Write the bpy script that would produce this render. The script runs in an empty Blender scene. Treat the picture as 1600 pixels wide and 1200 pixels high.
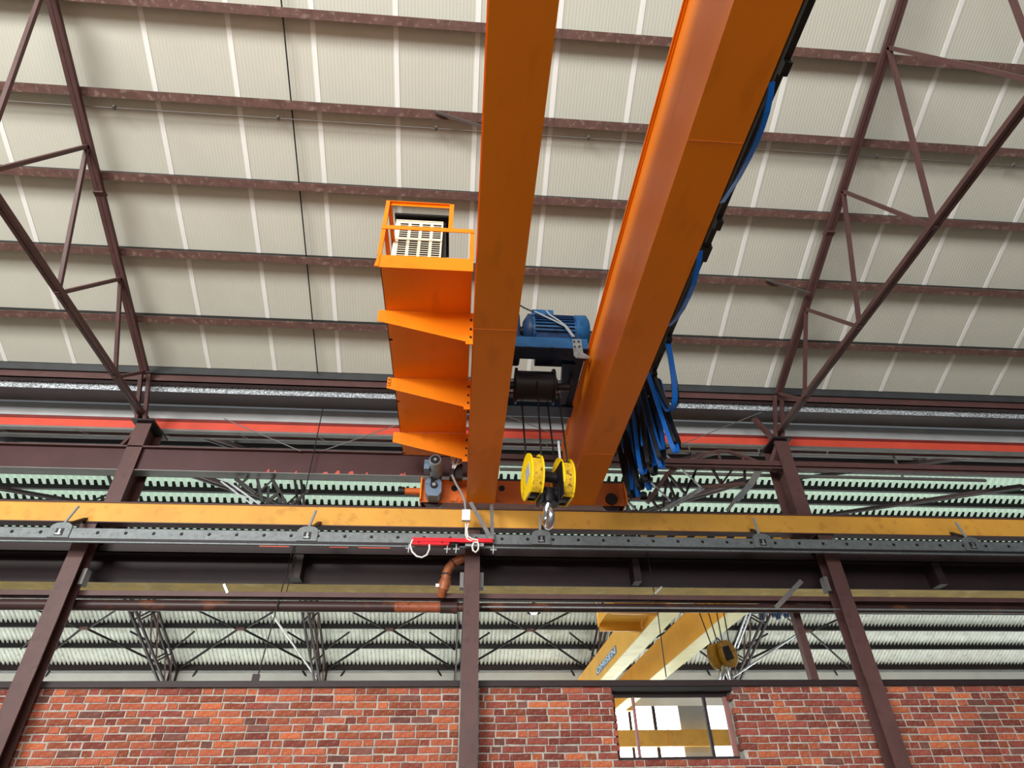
import bpy, bmesh, math, random
from mathutils import Vector, Matrix
random.seed(7)
S = bpy.context.scene
C = S.collection
PI = math.pi

# ------------------------------------------------------------------ camera
F = 960.9
PITCH, ROLL, YAW = 0.6467, -0.0224962, 0.0932849
def camera_axes(a, b, c):
    ca, sa, cc, sc = math.cos(a), math.sin(a), math.cos(c), math.sin(c)
    f = Vector((sc*ca, cc*ca, sa)); r = Vector((cc, -sc, 0)); u = r.cross(f)
    cb, sb = math.cos(b), math.sin(b)
    return cb*r + sb*u, cb*u - sb*r, f
RX, RU, RF = camera_axes(PITCH, ROLL, YAW)
CAM = Vector((0, 0, 1.6))
cam_data = bpy.data.cameras.new('camera')
cam = bpy.data.objects.new('camera', cam_data); C.objects.link(cam)
cam_data.sensor_width = 36; cam_data.lens = F*36/1600
cam_data.clip_start = 0.05; cam_data.clip_end = 300
cam.matrix_world = Matrix(((RX.x, RU.x, -RF.x, 0), (RX.y, RU.y, -RF.y, 0), (RX.z, RU.z, -RF.z, 1.6), (0, 0, 0, 1)))
S.camera = cam

def ray(x, y): return RX*((x-800)/F) - RU*((y-600)/F) + RF
def PY(x, y, Y): d = ray(x, y); return CAM + d*(Y/d.y)
def PX(x, y, X): d = ray(x, y); return CAM + d*(X/d.x)
def PZ(x, y, Z): d = ray(x, y); return CAM + d*((Z-1.6)/d.z)
def ZY(y, Y, x=450): return PY(x, y, Y).z
def XY(x, y, Y): return PY(x, y, Y).x

# ------------------------------------------------------------------ light
W = bpy.data.worlds.new('sky'); S.world = W; W.use_nodes = True
bg = W.node_tree.nodes['Background']
bg.inputs[0].default_value = (0.86, 0.93, 1.0, 1); bg.inputs[1].default_value = 0.15
def area(name, loc, target, sx, sy, power, color=(1, 1, 1)):
    l = bpy.data.lights.new(name, 'AREA'); l.shape = 'RECTANGLE'; l.size = sx; l.size_y = sy
    l.energy = power; l.color = color
    o = bpy.data.objects.new(name, l); C.objects.link(o); o.location = loc
    o.rotation_euler = (Vector(target)-Vector(loc)).to_track_quat('-Z', 'Y').to_euler()
    return o
area('side_window_light', (-12, -11, 9.1), (1, 6, 6.0), 8, 2.0, 3200, (1.0, 0.98, 0.94))
area('end_window_light', (-4.5, -16, 5.6), (1, 8, 6.0), 22, 5.0, 4700, (1.0, 0.99, 0.96))
area('next_hall_fill_light', (2, 10.2, 8.2), (2, 20, 5.0), 30, 1.6, 2000, (0.97, 1.0, 0.98))  # added lamp, tucked out of view behind the gutter to brighten the next hall
S.view_settings.view_transform = 'Standard'; S.view_settings.look = 'None'
S.view_settings.exposure = 0.0; S.view_settings.gamma = 1.0
S.view_settings.use_curve_mapping = False

# ------------------------------------------------------------------ materials
def lin(c):
    out = []
    for v in c:
        v /= 255.0
        out.append(v/12.92 if v <= 0.04045 else ((v+0.055)/1.055)**2.4)
    return (*out, 1)
def mat(name, col, rough=0.55, metal=0.0, var=0.12, scale=3.0, wear=None, wear_amt=0.5, wear_scale=9.0,
        bump=0.0, bump_scale=60.0, stretch=(1, 1, 1), island=0.0):
    m = bpy.data.materials.new(name); m.use_nodes = True
    nt = m.node_tree; N = nt.nodes; L = nt.links; b = N['Principled BSDF']
    b.inputs['Roughness'].default_value = rough; b.inputs['Metallic'].default_value = metal
    b.inputs['Specular IOR Level'].default_value = 0.3
    tc = N.new('ShaderNodeTexCoord'); mp = N.new('ShaderNodeMapping'); mp.inputs['Scale'].default_value = stretch
    L.new(tc.outputs['Object'], mp.inputs[0])
    no = N.new('ShaderNodeTexNoise'); no.inputs['Scale'].default_value = scale; no.inputs['Detail'].default_value = 5
    L.new(mp.outputs[0], no.inputs['Vector'])
    mr = N.new('ShaderNodeMapRange'); mr.inputs[1].default_value = 0.3; mr.inputs[2].default_value = 0.7
    mr.inputs[3].default_value = 1-var; mr.inputs[4].default_value = 1+var
    L.new(no.outputs[0], mr.inputs[0])
    mul = N.new('ShaderNodeVectorMath'); mul.operation = 'SCALE'
    mul.inputs[0].default_value = lin(col)[:3]; L.new(mr.outputs[0], mul.inputs['Scale'])
    out = mul.outputs[0]
    if island:
        g = N.new('ShaderNodeNewGeometry'); oi = N.new('ShaderNodeObjectInfo')
        ad = N.new('ShaderNodeMath'); ad.operation = 'ADD'
        L.new(g.outputs['Random Per Island'], ad.inputs[0]); L.new(oi.outputs['Random'], ad.inputs[1])
        fr = N.new('ShaderNodeMath'); fr.operation = 'FRACT'; L.new(ad.outputs[0], fr.inputs[0])
        m2 = N.new('ShaderNodeMapRange'); m2.inputs[3].default_value = 1-island; m2.inputs[4].default_value = 1+island
        L.new(fr.outputs[0], m2.inputs[0])
        sc = N.new('ShaderNodeVectorMath'); sc.operation = 'SCALE'; L.new(out, sc.inputs[0]); L.new(m2.outputs[0], sc.inputs['Scale'])
        out = sc.outputs[0]
    if wear:
        n2 = N.new('ShaderNodeTexNoise'); n2.inputs['Scale'].default_value = wear_scale; n2.inputs['Detail'].default_value = 8
        L.new(mp.outputs[0], n2.inputs['Vector'])
        rp = N.new('ShaderNodeMapRange'); rp.inputs[1].default_value = 0.56; rp.inputs[2].default_value = 0.68
        rp.inputs[4].default_value = wear_amt
        L.new(n2.outputs[0], rp.inputs[0])
        mx = N.new('ShaderNodeMix'); mx.data_type = 'RGBA'; L.new(rp.outputs[0], mx.inputs[0])
        L.new(out, mx.inputs[6]); mx.inputs[7].default_value = lin(wear); out = mx.outputs[2]
    L.new(out, b.inputs['Base Color'])
    if bump:
        n3 = N.new('ShaderNodeTexNoise'); n3.inputs['Scale'].default_value = bump_scale
        L.new(tc.outputs['Object'], n3.inputs['Vector'])
        bp = N.new('ShaderNodeBump'); bp.inputs['Strength'].default_value = bump; bp.inputs['Distance'].default_value = 0.01
        L.new(n3.outputs[0], bp.inputs['Height']); L.new(bp.outputs[0], b.inputs['Normal'])
    return m
M = {}
M['orange'] = mat('orange_paint', (240, 132, 14), 0.42, 0, 0.06, 1.2, (150, 76, 14), 0.18, 5.0, 0.04, 8, (1, 0.35, 1))
M['orange_dull'] = mat('orange_paint_grimy', (196, 98, 36), 0.5, 0, 0.15, 3.0, (90, 45, 25), 0.6, 6.0)
M['weld'] = mat('weld_bead', (225, 120, 45), 0.5)
M['ochre'] = mat('ochre_paint', (212, 156, 64), 0.5, 0, 0.1, 2.0, (170, 110, 40), 0.4, 7.0)
M['ochre_old'] = mat('ochre_paint_stained', (214, 178, 84), 0.6, 0, 0.2, 3.0, (236, 216, 140), 0.6, 4.0)
M['yellow'] = mat('crane_yellow_paint', (238, 178, 66), 0.45, 0, 0.07, 1.5)
M['yellow_lit_bottom'] = mat('crane_yellow_lit_flange', (238, 226, 150), 0.45, 0, 0.08, 1.5, (200, 180, 100), 0.4, 2.0)  # girder yellow made paler, light from below put into the bottom flange colour
M['brown'] = mat('brown_steel_paint', (88, 61, 59), 0.5, 0, 0.12, 3.0, (70, 48, 46), 0.5, 10)
M['brown_rust'] = mat('brown_steel_worn', (110, 82, 76), 0.6, 0, 0.2, 8.0, (150, 128, 112), 0.7, 16, 0.2, 40)
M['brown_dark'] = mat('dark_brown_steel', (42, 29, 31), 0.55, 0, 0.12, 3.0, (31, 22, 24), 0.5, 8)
M['brown_red'] = mat('red_brown_beam_paint', (70, 41, 41), 0.5, 0, 0.12, 3.0, (190, 84, 66), 0.0, 8)
M['chip'] = mat('red_primer', (196, 88, 72), 0.6)
M['black_steel'] = mat('blackened_steel', (34, 31, 31), 0.5, 0, 0.15, 6)
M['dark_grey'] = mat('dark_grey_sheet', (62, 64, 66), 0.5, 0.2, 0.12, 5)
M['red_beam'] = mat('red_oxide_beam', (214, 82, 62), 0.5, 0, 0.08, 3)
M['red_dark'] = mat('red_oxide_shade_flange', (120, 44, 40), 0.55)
M['fascia'] = mat('grey_fascia_sheet', (176, 178, 178), 0.5, 0.1, 0.1, 2.5)
M['grey_bar'] = mat('grey_angle_paint', (120, 118, 116), 0.5, 0.3)
M['galv'] = mat('galvanised_steel', (150, 154, 156), 0.4, 0.55, 0.15, 12, (105, 108, 110), 0.6, 25)
M['galv_dull'] = mat('dull_galvanised_rail', (112, 118, 120), 0.5, 0.3, 0.15, 12, (80, 84, 86), 0.6, 25)
M['red_plastic'] = mat('signal_red_plastic', (222, 34, 48), 0.35)
M['white_plastic'] = mat('white_plastic', (238, 240, 238), 0.35, 0, 0.03)
M['white_cable'] = mat('white_cable', (226, 226, 222), 0.4, 0, 0.03)
M['grey_cable'] = mat('grey_cable', (140, 146, 150), 0.4, 0, 0.05)
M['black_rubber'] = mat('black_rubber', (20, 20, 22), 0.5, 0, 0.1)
M['rope'] = mat('greased_wire_rope', (52, 50, 48), 0.45, 0.4, 0.2, 60)
M['blue'] = mat('hoist_blue_paint', (34, 84, 130), 0.4, 0, 0.18, 4, (22, 44, 72), 0.6, 8)
M['blue_dark'] = mat('hoist_blue_grimy', (22, 46, 80), 0.45, 0, 0.25, 5, (14, 18, 26), 0.7, 8)
M['cable_blue'] = mat('blue_flat_cable', (24, 112, 214), 0.3, 0, 0.08, 4)
M['cable_black'] = mat('black_flat_cable', (22, 28, 36), 0.35, 0, 0.08, 4)
M['hook_yellow'] = mat('hook_block_yellow', (250, 214, 22), 0.35, 0, 0.06, 6, (130, 100, 30), 0.6, 10)
M['hook_yellow_worn'] = mat('hook_block_yellow_worn', (214, 172, 40), 0.45, 0, 0.2, 14, (80, 62, 36), 0.85, 22)
M['hook_worn'] = mat('old_ochre_hook_block', (150, 108, 22), 0.5, 0, 0.2, 8, (70, 52, 26), 0.8, 10)
M['hook_label'] = mat('hook_plate_grey', (176, 190, 190), 0.4, 0.2)
M['chrome'] = mat('bright_forged_steel', (200, 204, 208), 0.22, 0.95, 0.05)
M['motor_grey'] = mat('motor_blue_grey', (108, 128, 150), 0.4, 0.1, 0.12, 10, (70, 84, 98), 0.6, 12)
M['motor_light'] = mat('motor_pale_grey', (140, 152, 160), 0.4, 0.2, 0.1, 10)
M['beige'] = mat('cream_enamel', (240, 230, 204), 0.4, 0, 0.04)
M['slot'] = mat('dark_slot', (40, 34, 30), 0.8)
M['pvc'] = mat('rust_orange_pipe', (152, 86, 52), 0.4, 0, 0.15, 6, (110, 62, 44), 0.6, 9)
M['pipe_brown'] = mat('brown_painted_pipe', (62, 44, 42), 0.4, 0, 0.15, 3, (128, 76, 52), 0.6, 5, 0, 0, (0.6, 1, 1))
M['pipe_peel'] = mat('peeling_painted_pipe', (150, 82, 54), 0.4, 0, 0.2, 8, (62, 42, 40), 0.9, 9)
M['seam'] = mat('white_joint_strip', (250, 250, 246), 0.5, 0, 0.02)
M['render'] = mat('pale_wall_panel', (222, 222, 216), 0.7, 0, 0.06, 1.5)
M['far_grey'] = mat('grey_wall_panel', (150, 152, 152), 0.7, 0, 0.06, 1.5)
M['concrete'] = mat('concrete_floor', (128, 120, 110), 0.8, 0, 0.1, 0.6)
M['concrete_pale'] = mat('pale_concrete_floor', (205, 205, 196), 0.8, 0, 0.06, 0.6)
M['mortar'] = mat('lime_mortar', (172, 166, 157), 0.9, 0, 0.2, 14, (110, 104, 98), 0.6, 20, 0.5, 40)
M['brick'] = mat('orange_red_brick', (158, 84, 60), 0.85, 0, 0.32, 40, (150, 122, 110), 0.6, 26, 0.9, 70, (1, 1, 1), 0.35)
M['brick_red'] = mat('dark_red_brick', (134, 68, 57), 0.85, 0, 0.32, 40, (136, 108, 100), 0.6, 26, 0.9, 70, (1, 1, 1), 0.32)
M['brick_dark'] = mat('purple_brown_brick', (116, 74, 66), 0.85, 0, 0.2, 22, (140, 100, 90), 0.4, 30, 0.5, 60, (1, 1, 1), 0.25)
M['brick_pale'] = mat('bright_orange_brick', (180, 98, 64), 0.85, 0, 0.3, 40, (168, 132, 112), 0.6, 26, 0.9, 70, (1, 1, 1), 0.2)
M['sheet'] = mat('fibre_cement_sheet', (236, 240, 232), 0.6, 0, 0.1, 3, (150, 154, 150), 0.5, 6)
M['sheet_shaded'] = mat('shaded_roof_sheet', (70, 70, 68), 0.7, 0, 0.1, 3)  # near slope's shade put into a darker sheet colour
M['jamb'] = mat('red_brown_frame', (140, 92, 88), 0.5)
M['sign_blue'] = mat('sign_blue_grey', (92, 130, 168), 0.5)
M['sign_white'] = mat('sign_white', (232, 242, 246), 0.5, 0, 0.02)
# speckled gutter: galvanised spangle
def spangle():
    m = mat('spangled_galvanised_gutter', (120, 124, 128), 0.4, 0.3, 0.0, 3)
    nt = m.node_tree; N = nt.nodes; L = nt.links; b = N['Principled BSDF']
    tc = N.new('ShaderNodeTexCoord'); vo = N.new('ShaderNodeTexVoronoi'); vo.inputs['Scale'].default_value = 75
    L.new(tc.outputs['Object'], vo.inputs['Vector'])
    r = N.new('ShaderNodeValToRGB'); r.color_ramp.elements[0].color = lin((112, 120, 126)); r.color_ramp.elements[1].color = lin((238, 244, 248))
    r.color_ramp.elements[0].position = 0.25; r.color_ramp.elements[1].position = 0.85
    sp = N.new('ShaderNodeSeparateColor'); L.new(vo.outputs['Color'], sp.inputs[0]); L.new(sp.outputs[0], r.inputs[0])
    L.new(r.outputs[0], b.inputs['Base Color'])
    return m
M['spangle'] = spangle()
# roof liner panel with fine ribs along the slope
def liner():
    m = mat('ribbed_liner_panel', (212, 212, 199), 0.55, 0, 0.04, 1.0)
    nt = m.node_tree; N = nt.nodes; L = nt.links; b = N['Principled BSDF']
    tc = N.new('ShaderNodeTexCoord'); sx = N.new('ShaderNodeSeparateXYZ'); L.new(tc.outputs['Object'], sx.inputs[0])
    a = N.new('ShaderNodeMath'); a.operation = 'MULTIPLY'; a.inputs[1].default_value = 2*PI/0.042; L.new(sx.outputs[0], a.inputs[0])
    s = N.new('ShaderNodeMath'); s.operation = 'SINE'; L.new(a.outputs[0], s.inputs[0])
    bp = N.new('ShaderNodeBump'); bp.inputs['Strength'].default_value = 0.16; bp.inputs['Distance'].default_value = 0.004
    L.new(s.outputs[0], bp.inputs['Height']); L.new(bp.outputs[0], b.inputs['Normal'])
    return m
M['liner'] = liner()
def glow(name, col, strength):
    m = bpy.data.materials.new(name); m.use_nodes = True; N = m.node_tree.nodes
    N.remove(N['Principled BSDF']); e = N.new('ShaderNodeEmission')
    e.inputs[0].default_value = (*col, 1); e.inputs[1].default_value = strength
    m.node_tree.links.new(e.outputs[0], N['Material Output'].inputs[0])
    return m
M['bright_pane'] = glow('daylit_frosted_pane', (0.95, 1.0, 1.0), 9.0)
M['lamp_glow'] = glow('lamp_diffuser_glow', (0.95, 1.0, 1.0), 1.0)
def glass():
    m = bpy.data.materials.new('clear_window_glass'); m.use_nodes = True
    nt = m.node_tree; N = nt.nodes; L = nt.links
    N.remove(N['Principled BSDF'])
    t = N.new('ShaderNodeBsdfTransparent'); g = N.new('ShaderNodeBsdfGlossy'); g.inputs['Roughness'].default_value = 0.05
    mx = N.new('ShaderNodeMixShader'); mx.inputs[0].default_value = 0.008
    L.new(t.outputs[0], mx.inputs[1]); L.new(g.outputs[0], mx.inputs[2]); L.new(mx.outputs[0], N['Material Output'].inputs[0])
    return m
M['glass'] = glass()
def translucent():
    m = bpy.data.materials.new('glowing_roof_sheet'); m.use_nodes = True
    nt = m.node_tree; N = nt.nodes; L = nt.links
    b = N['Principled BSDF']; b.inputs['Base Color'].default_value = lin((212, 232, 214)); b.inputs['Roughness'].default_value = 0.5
    b.inputs['Emission Color'].default_value = lin((216, 238, 220)); b.inputs['Emission Strength'].default_value = 0.75  # added glow stands in for sky light passing through the sheets
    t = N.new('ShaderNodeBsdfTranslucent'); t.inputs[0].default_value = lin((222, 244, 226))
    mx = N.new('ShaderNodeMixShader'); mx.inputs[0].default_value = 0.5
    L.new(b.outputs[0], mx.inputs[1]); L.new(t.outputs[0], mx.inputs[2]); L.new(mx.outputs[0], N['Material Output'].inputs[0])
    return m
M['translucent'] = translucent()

# ------------------------------------------------------------------ builders
WORLD = {}
def link(o, parent=None):
    C.objects.link(o)
    if parent is not None: o.parent = parent
    WORLD[o.name] = WORLD.get(parent.name, Vector()) if parent is not None else Vector()
    return o
def tag(o, label=None, cat=None, group=None, kind=None):
    if label: o['label'] = label
    if cat: o['category'] = cat
    if group: o['group'] = group
    if kind: o['kind'] = kind
    return o
def thing(name, loc, label, cat, group=None):
    o = bpy.data.objects.new(name, None); o.empty_display_size = 0.2
    C.objects.link(o); o.location = loc; WORLD[o.name] = Vector(loc)
    return tag(o, label, cat, group)
class MB:
    def __init__(s): s.v = []; s.f = []; s.mi = []; s.sm = []
    def add(s, vs, fs, mi=0, sm=False):
        n = len(s.v); s.v += [tuple(p) for p in vs]
        for f in fs: s.f.append([i+n for i in f]); s.mi.append(mi); s.sm.append(sm)
        return s
    def box(s, x0, x1, y0, y1, z0, z1, mi=0):
        vs = [(x, y, z) for x in (x0, x1) for y in (y0, y1) for z in (z0, z1)]
        return s.add(vs, [(0, 1, 3, 2), (4, 6, 7, 5), (0, 4, 5, 1), (2, 3, 7, 6), (0, 2, 6, 4), (1, 5, 7, 3)], mi)
    def prism(s, base, vec, mi=0):
        n = len(base); b = [Vector(p) for p in base]; v = Vector(vec)
        vs = b + [p+v for p in b]
        return s.add(vs, [tuple(range(n))[::-1], tuple(range(n, 2*n))] + [(i, (i+1) % n, n+(i+1) % n, n+i) for i in range(n)], mi)
    def bar(s, p, q, w, h=None, up=(0, 0, 1), mi=0):
        h = h or w; p = Vector(p); q = Vector(q); d = (q-p).normalized(); u = Vector(up)
        if abs(d.dot(u)) > 0.98: u = Vector((0, 1, 0))
        a = d.cross(u).normalized(); b = a.cross(d).normalized()
        base = [p + a*sx*w/2 + b*sy*h/2 for sx, sy in ((-1, -1), (1, -1), (1, 1), (-1, 1))]
        return s.prism(base, q-p, mi)
    def angle(s, p, q, w, t=0.008, up=(0, 0, 1), flip=1, mi=0):
        p = Vector(p); q = Vector(q); d = (q-p).normalized(); u = Vector(up)
        if abs(d.dot(u)) > 0.98: u = Vector((0, 1, 0))
        a = d.cross(u).normalized()*flip; b = a.cross(d).normalized()*flip
        base = [p+a*x+b*y for x, y in ((0, 0), (w, 0), (w, t), (t, t), (t, w), (0, w))]
        return s.prism(base, q-p, mi)
    def tube(s, pts, r, seg=8, mi=0, closed=False, caps=True):
        pts = [Vector(p) for p in pts]; n = len(pts); rings = []
        t0 = (pts[1]-pts[0]).normalized(); u = Vector((0, 0, 1)) if abs(t0.z) < 0.9 else Vector((0, 1, 0))
        a = t0.cross(u).normalized()
        for i, p in enumerate(pts):
            if closed: t = (pts[(i+1) % n]-pts[i-1]).normalized()
            else: t = (pts[min(i+1, n-1)]-pts[max(i-1, 0)]).normalized()
            a = (a - t*a.dot(t)).normalized(); b = t.cross(a)
            rr = r[i] if isinstance(r, (list, tuple)) else r
            rings.append([p + a*rr*math.cos(2*PI*k/seg) + b*rr*math.sin(2*PI*k/seg) for k in range(seg)])
        vs = [v for ring in rings for v in ring]; fs = []
        for i in range(n if closed else n-1):
            j = (i+1) % n
            for k in range(seg): fs.append((i*seg+k, i*seg+(k+1) % seg, j*seg+(k+1) % seg, j*seg+k))
        s.add(vs, fs, mi, True)
        if caps and not closed:
            s.add(rings[0], [tuple(range(seg))[::-1]], mi); s.add(rings[-1], [tuple(range(seg))], mi)
        return s
    def cyl(s, p, q, r, seg=16, mi=0): return s.tube([p, q], r, seg, mi)
    def ribbon(s, pts, wvec, th=0.012, mi=0):
        pts = [Vector(p) for p in pts]; w = Vector(wvec); n = len(pts); vs = []
        for i, p in enumerate(pts):
            t = (pts[min(i+1, n-1)]-pts[max(i-1, 0)]).normalized(); nn = t.cross(w).normalized()*th/2
            vs += [p-w/2-nn, p+w/2-nn, p+w/2+nn, p-w/2+nn]
        fs = [(0, 1, 2, 3), tuple(4*(n-1)+k for k in (3, 2, 1, 0))]
        for i in range(n-1):
            for k in range(4): fs.append((4*i+k, 4*i+4+k, 4*i+4+(k+1) % 4, 4*i+(k+1) % 4))
        return s.add(vs, fs, mi, False)
    def ibeam_x(s, x0, x1, yc, z0, z1, w, tf=0.014, tw=0.01, mi=0):
        s.box(x0, x1, yc-w/2, yc+w/2, z0, z0+tf, mi); s.box(x0, x1, yc-w/2, yc+w/2, z1-tf, z1, mi)
        return s.box(x0, x1, yc-tw/2, yc+tw/2, z0+tf, z1-tf, mi)
    def mesh(s, name, mats, off=Vector()):
        me = bpy.data.meshes.new(name)
        me.from_pydata([Vector(v)-off for v in s.v], [], s.f)
        for m in (mats if isinstance(mats, (list, tuple)) else [mats]): me.materials.append(M[m])
        me.polygons.foreach_set('material_index', s.mi); me.polygons.foreach_set('use_smooth', s.sm)
        bm = bmesh.new(); bm.from_mesh(me); bmesh.ops.recalc_face_normals(bm, faces=bm.faces); bm.to_mesh(me); bm.free()
        return me
    def build(s, name, mats, parent=None, bevel=0.0, **kw):
        off = WORLD[parent.name] if parent is not None else Vector()
        if parent is None and kw.get('base'):
            off = Vector(kw.pop('base'))
        o = bpy.data.objects.new(name, s.mesh(name, mats, off)); link(o, parent)
        if parent is None: o.location = off; WORLD[o.name] = off.copy()
        if bevel:
            b = o.modifiers.new('bevel', 'BEVEL'); b.width = bevel; b.segments = 2; b.limit_method = 'ANGLE'
        kw.pop('base', None)
        return tag(o, **kw)

# ------------------------------------------------------------------ setting: floor
MB().box(-26, 28, -16, 8.2, -0.2, 0).build('floor', 'concrete', kind='structure')
MB().box(-26, 28, 8.45, 27, -0.2, 0).build('floor', 'concrete_pale', kind='structure')

# main roof slope: 24 degrees, falling away from the camera
TAN = math.tan(math.radians(24)); SN, CS = math.sin(math.radians(24)), math.cos(math.radians(24))
def zr(y): return 11.16 - TAN*y
def rp(x, y, h=0.0): return Vector((x, y - h*SN, zr(y) - h*CS))     # h metres below the liner
Y_RIDGE, Y_EAVE = -1.0, 7.85
ceiling = bpy.data.objects.new('ceiling', None); link(ceiling); ceiling['kind'] = 'structure'
def slope_box(x0, x1, y0, y1, h0, h1, mb=None, mi=0):
    mb = mb or MB()
    base = [rp(x0, y0, h0), rp(x0, y0, h1), rp(x0, y1, h1), rp(x0, y1, h0)]
    return mb.prism(base, (x1-x0, 0, 0), mi)
pm = sm = None
for k in range(-11, 13):
    x = k*1.0
    if pm is None:
        pm = slope_box(0.004, 0.996, Y_RIDGE, Y_EAVE, 0, -0.1).mesh('roof_panel', 'liner')
        sm = slope_box(-0.03, 0.03, Y_RIDGE, Y_EAVE, 0.006, 0.0).mesh('seam_strip', 'seam')
    o = bpy.data.objects.new('roof_panel', pm); o.location.x = x; link(o, ceiling)
    o = bpy.data.objects.new('seam_strip', sm); o.location.x = x; link(o, ceiling)

ROWS = ['topmost purlin, crossing the roof at the upper edge', 'second purlin from the top, under a thin cable', 'third purlin from the top, above the cage rail',
        'fourth purlin from the top, level with the louvred box', 'fifth purlin from the top, just above the eave']
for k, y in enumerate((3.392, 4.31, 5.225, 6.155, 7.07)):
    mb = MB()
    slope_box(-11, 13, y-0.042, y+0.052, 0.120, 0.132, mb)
    slope_box(-11, 13, y-0.034, y+0.03, 0.0, 0.120, mb, 1)  # web coloured black, the shade inside the purlin put into its colour
    mb.build('roof_purlin', ['brown_rust', 'black_rubber'], base=(0, y, zr(y)), label='rusty brown steel roof beam, ' + ROWS[k], cat='purlin', group='purlins under the pale roof')  # black_rubber here only gives the web its shade colour
# thin sag rod and cable
MB().tube([rp(-2.33, Y_RIDGE, 0.06), rp(-2.33, Y_EAVE, 0.06)], 0.009, 6).build('sag_rod', 'black_steel', base=rp(-2.33, 3, 0.06), label='thin black rod running down the pale roof across the purlins', cat='rod')
mb = MB(); pts = []
for i in range(41):
    x = -11 + i*0.6; pts.append(rp(x, 4.47, 0.10+0.012*math.sin(i*PI)))
mb.tube(pts, 0.006, 5)
for i in range(12): mb.box(-10.5+i*2-0.012, -10.5+i*2+0.012, 4.47-0.07, 4.47-0.02, zr(4.47)-0.11, zr(4.47)-0.06)
mb.build('roof_cable', 'grey_bar', base=rp(0, 4.47, 0.1), label='thin grey cable strung along below the second purlin', cat='cable')

# eave: flashing, brown beam, box gutter
z0, z1 = ZY(590, 7.86), ZY(580, 7.86)
MB().box(-12, 14, 7.86, 7.9, z0, z1+0.02).build('trim_1', 'dark_grey', kind='structure')
z0, z1 = ZY(602, 7.9), ZY(589, 7.9)
MB().box(-12, 14, 7.9, 7.92, z0, z1).box(-12, 14, 7.9, 8.0, z0, z0+0.012).build('eave_beam', 'brown', base=(0, 7.9, z0), label='long brown channel beam at the eave, between roof and gutter', cat='beam')
z0, z1 = ZY(618, 8.05), ZY(605, 8.05)
yb = PZ(450, 637, z0).y
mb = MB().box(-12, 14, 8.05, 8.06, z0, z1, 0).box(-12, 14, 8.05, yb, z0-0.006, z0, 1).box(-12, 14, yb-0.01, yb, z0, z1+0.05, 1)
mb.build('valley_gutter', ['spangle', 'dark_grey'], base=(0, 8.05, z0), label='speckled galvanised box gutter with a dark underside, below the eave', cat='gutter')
# fascia and red beam of the next hall's eave
yf = yb+0.25
MB().box(-12, 14, yf, yf+0.02, ZY(659, yf), ZY(640, yf)).build('trim_2', 'fascia', kind='structure')
yr = yf-0.12
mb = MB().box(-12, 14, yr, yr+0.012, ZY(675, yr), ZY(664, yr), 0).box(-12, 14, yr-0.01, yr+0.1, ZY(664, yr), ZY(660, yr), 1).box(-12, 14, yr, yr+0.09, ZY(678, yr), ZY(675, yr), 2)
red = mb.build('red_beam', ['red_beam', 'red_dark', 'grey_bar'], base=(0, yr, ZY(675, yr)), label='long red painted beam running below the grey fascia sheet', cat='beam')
yg = yr+0.25
mb = MB().box(-12, 14, yg, yg+0.05, ZY(687, yg), ZY(683, yg))
gb = mb.build('grey_rail', 'grey_bar', base=(0, yg, ZY(687, yg)), label='thin grey steel rail on short struts below the red beam', cat='rail')
for i in range(-6, 9):
    x = XY(378, 683, yg) + 1.22*i
    MB().bar((x, yr+0.03, ZY(677, yr)), (x+0.1, yg+0.02, ZY(685, yg)), 0.05, 0.012, (0, 1, 0)).build('strut', 'grey_bar', gb)

# ------------------------------------------------------------------ columns
COLX = (-4.84, 0.16, 5.16)
def hcol(mb, xc, y0, y1, z0, z1, w=0.2, t=0.016):
    mb.box(xc-w/2, xc+w/2, y0, y0+t, z0, z1); mb.box(xc-w/2, xc+w/2, y1-t, y1, z0, z1)
    return mb.box(xc-0.006, xc+0.006, y0+t, y1-t, z0, z1)
names = ['the one left of the orange crane', 'the middle one, between the two brick walls', 'the one right of the window']
for i, xc in enumerate(COLX):
    t = thing('steel_column', (xc, 7.9, 0), 'brown steel H column holding the ochre runway beam, ' + names[i], 'column', 'columns of the hall')
    hcol(MB(), xc, 7.9, 8.11, 0, 5.08).build('shaft', 'brown', t)
    MB().box(xc-0.13, xc+0.13, 7.88, 8.14, 5.08, 5.10).build('cap_plate', 'brown_dark', t)
    for sx in (-1, 1):
        MB().box(xc+sx*0.13-0.025, xc+sx*0.13+0.025, 8.0, 8.12, 4.32, 4.52).build('cleat', 'grey_bar', t)
    if i != 1:
        hcol(MB(), xc, 8.2, 8.62, 4.9, ZY(690, 8.2, 1210)+0.02, 0.22, 0.02).build('upper_shaft', 'brown', t)
        zt = ZY(690, 8.2, 1210)
        MB().box(xc-0.16, xc+0.16, 8.12, 8.7, zt+0.02, zt+0.05).build('head_plate', 'black_steel', t)
        MB().bar((xc-0.35, 8.2, zt+0.45), (xc-0.05, 8.25, zt+0.02), 0.07, 0.07).bar((xc-0.05, 8.25, zt+0.0), (xc-0.3, 8.3, zt-0.45), 0.05, 0.05).build('knee_brace', 'brown', t)

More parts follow.
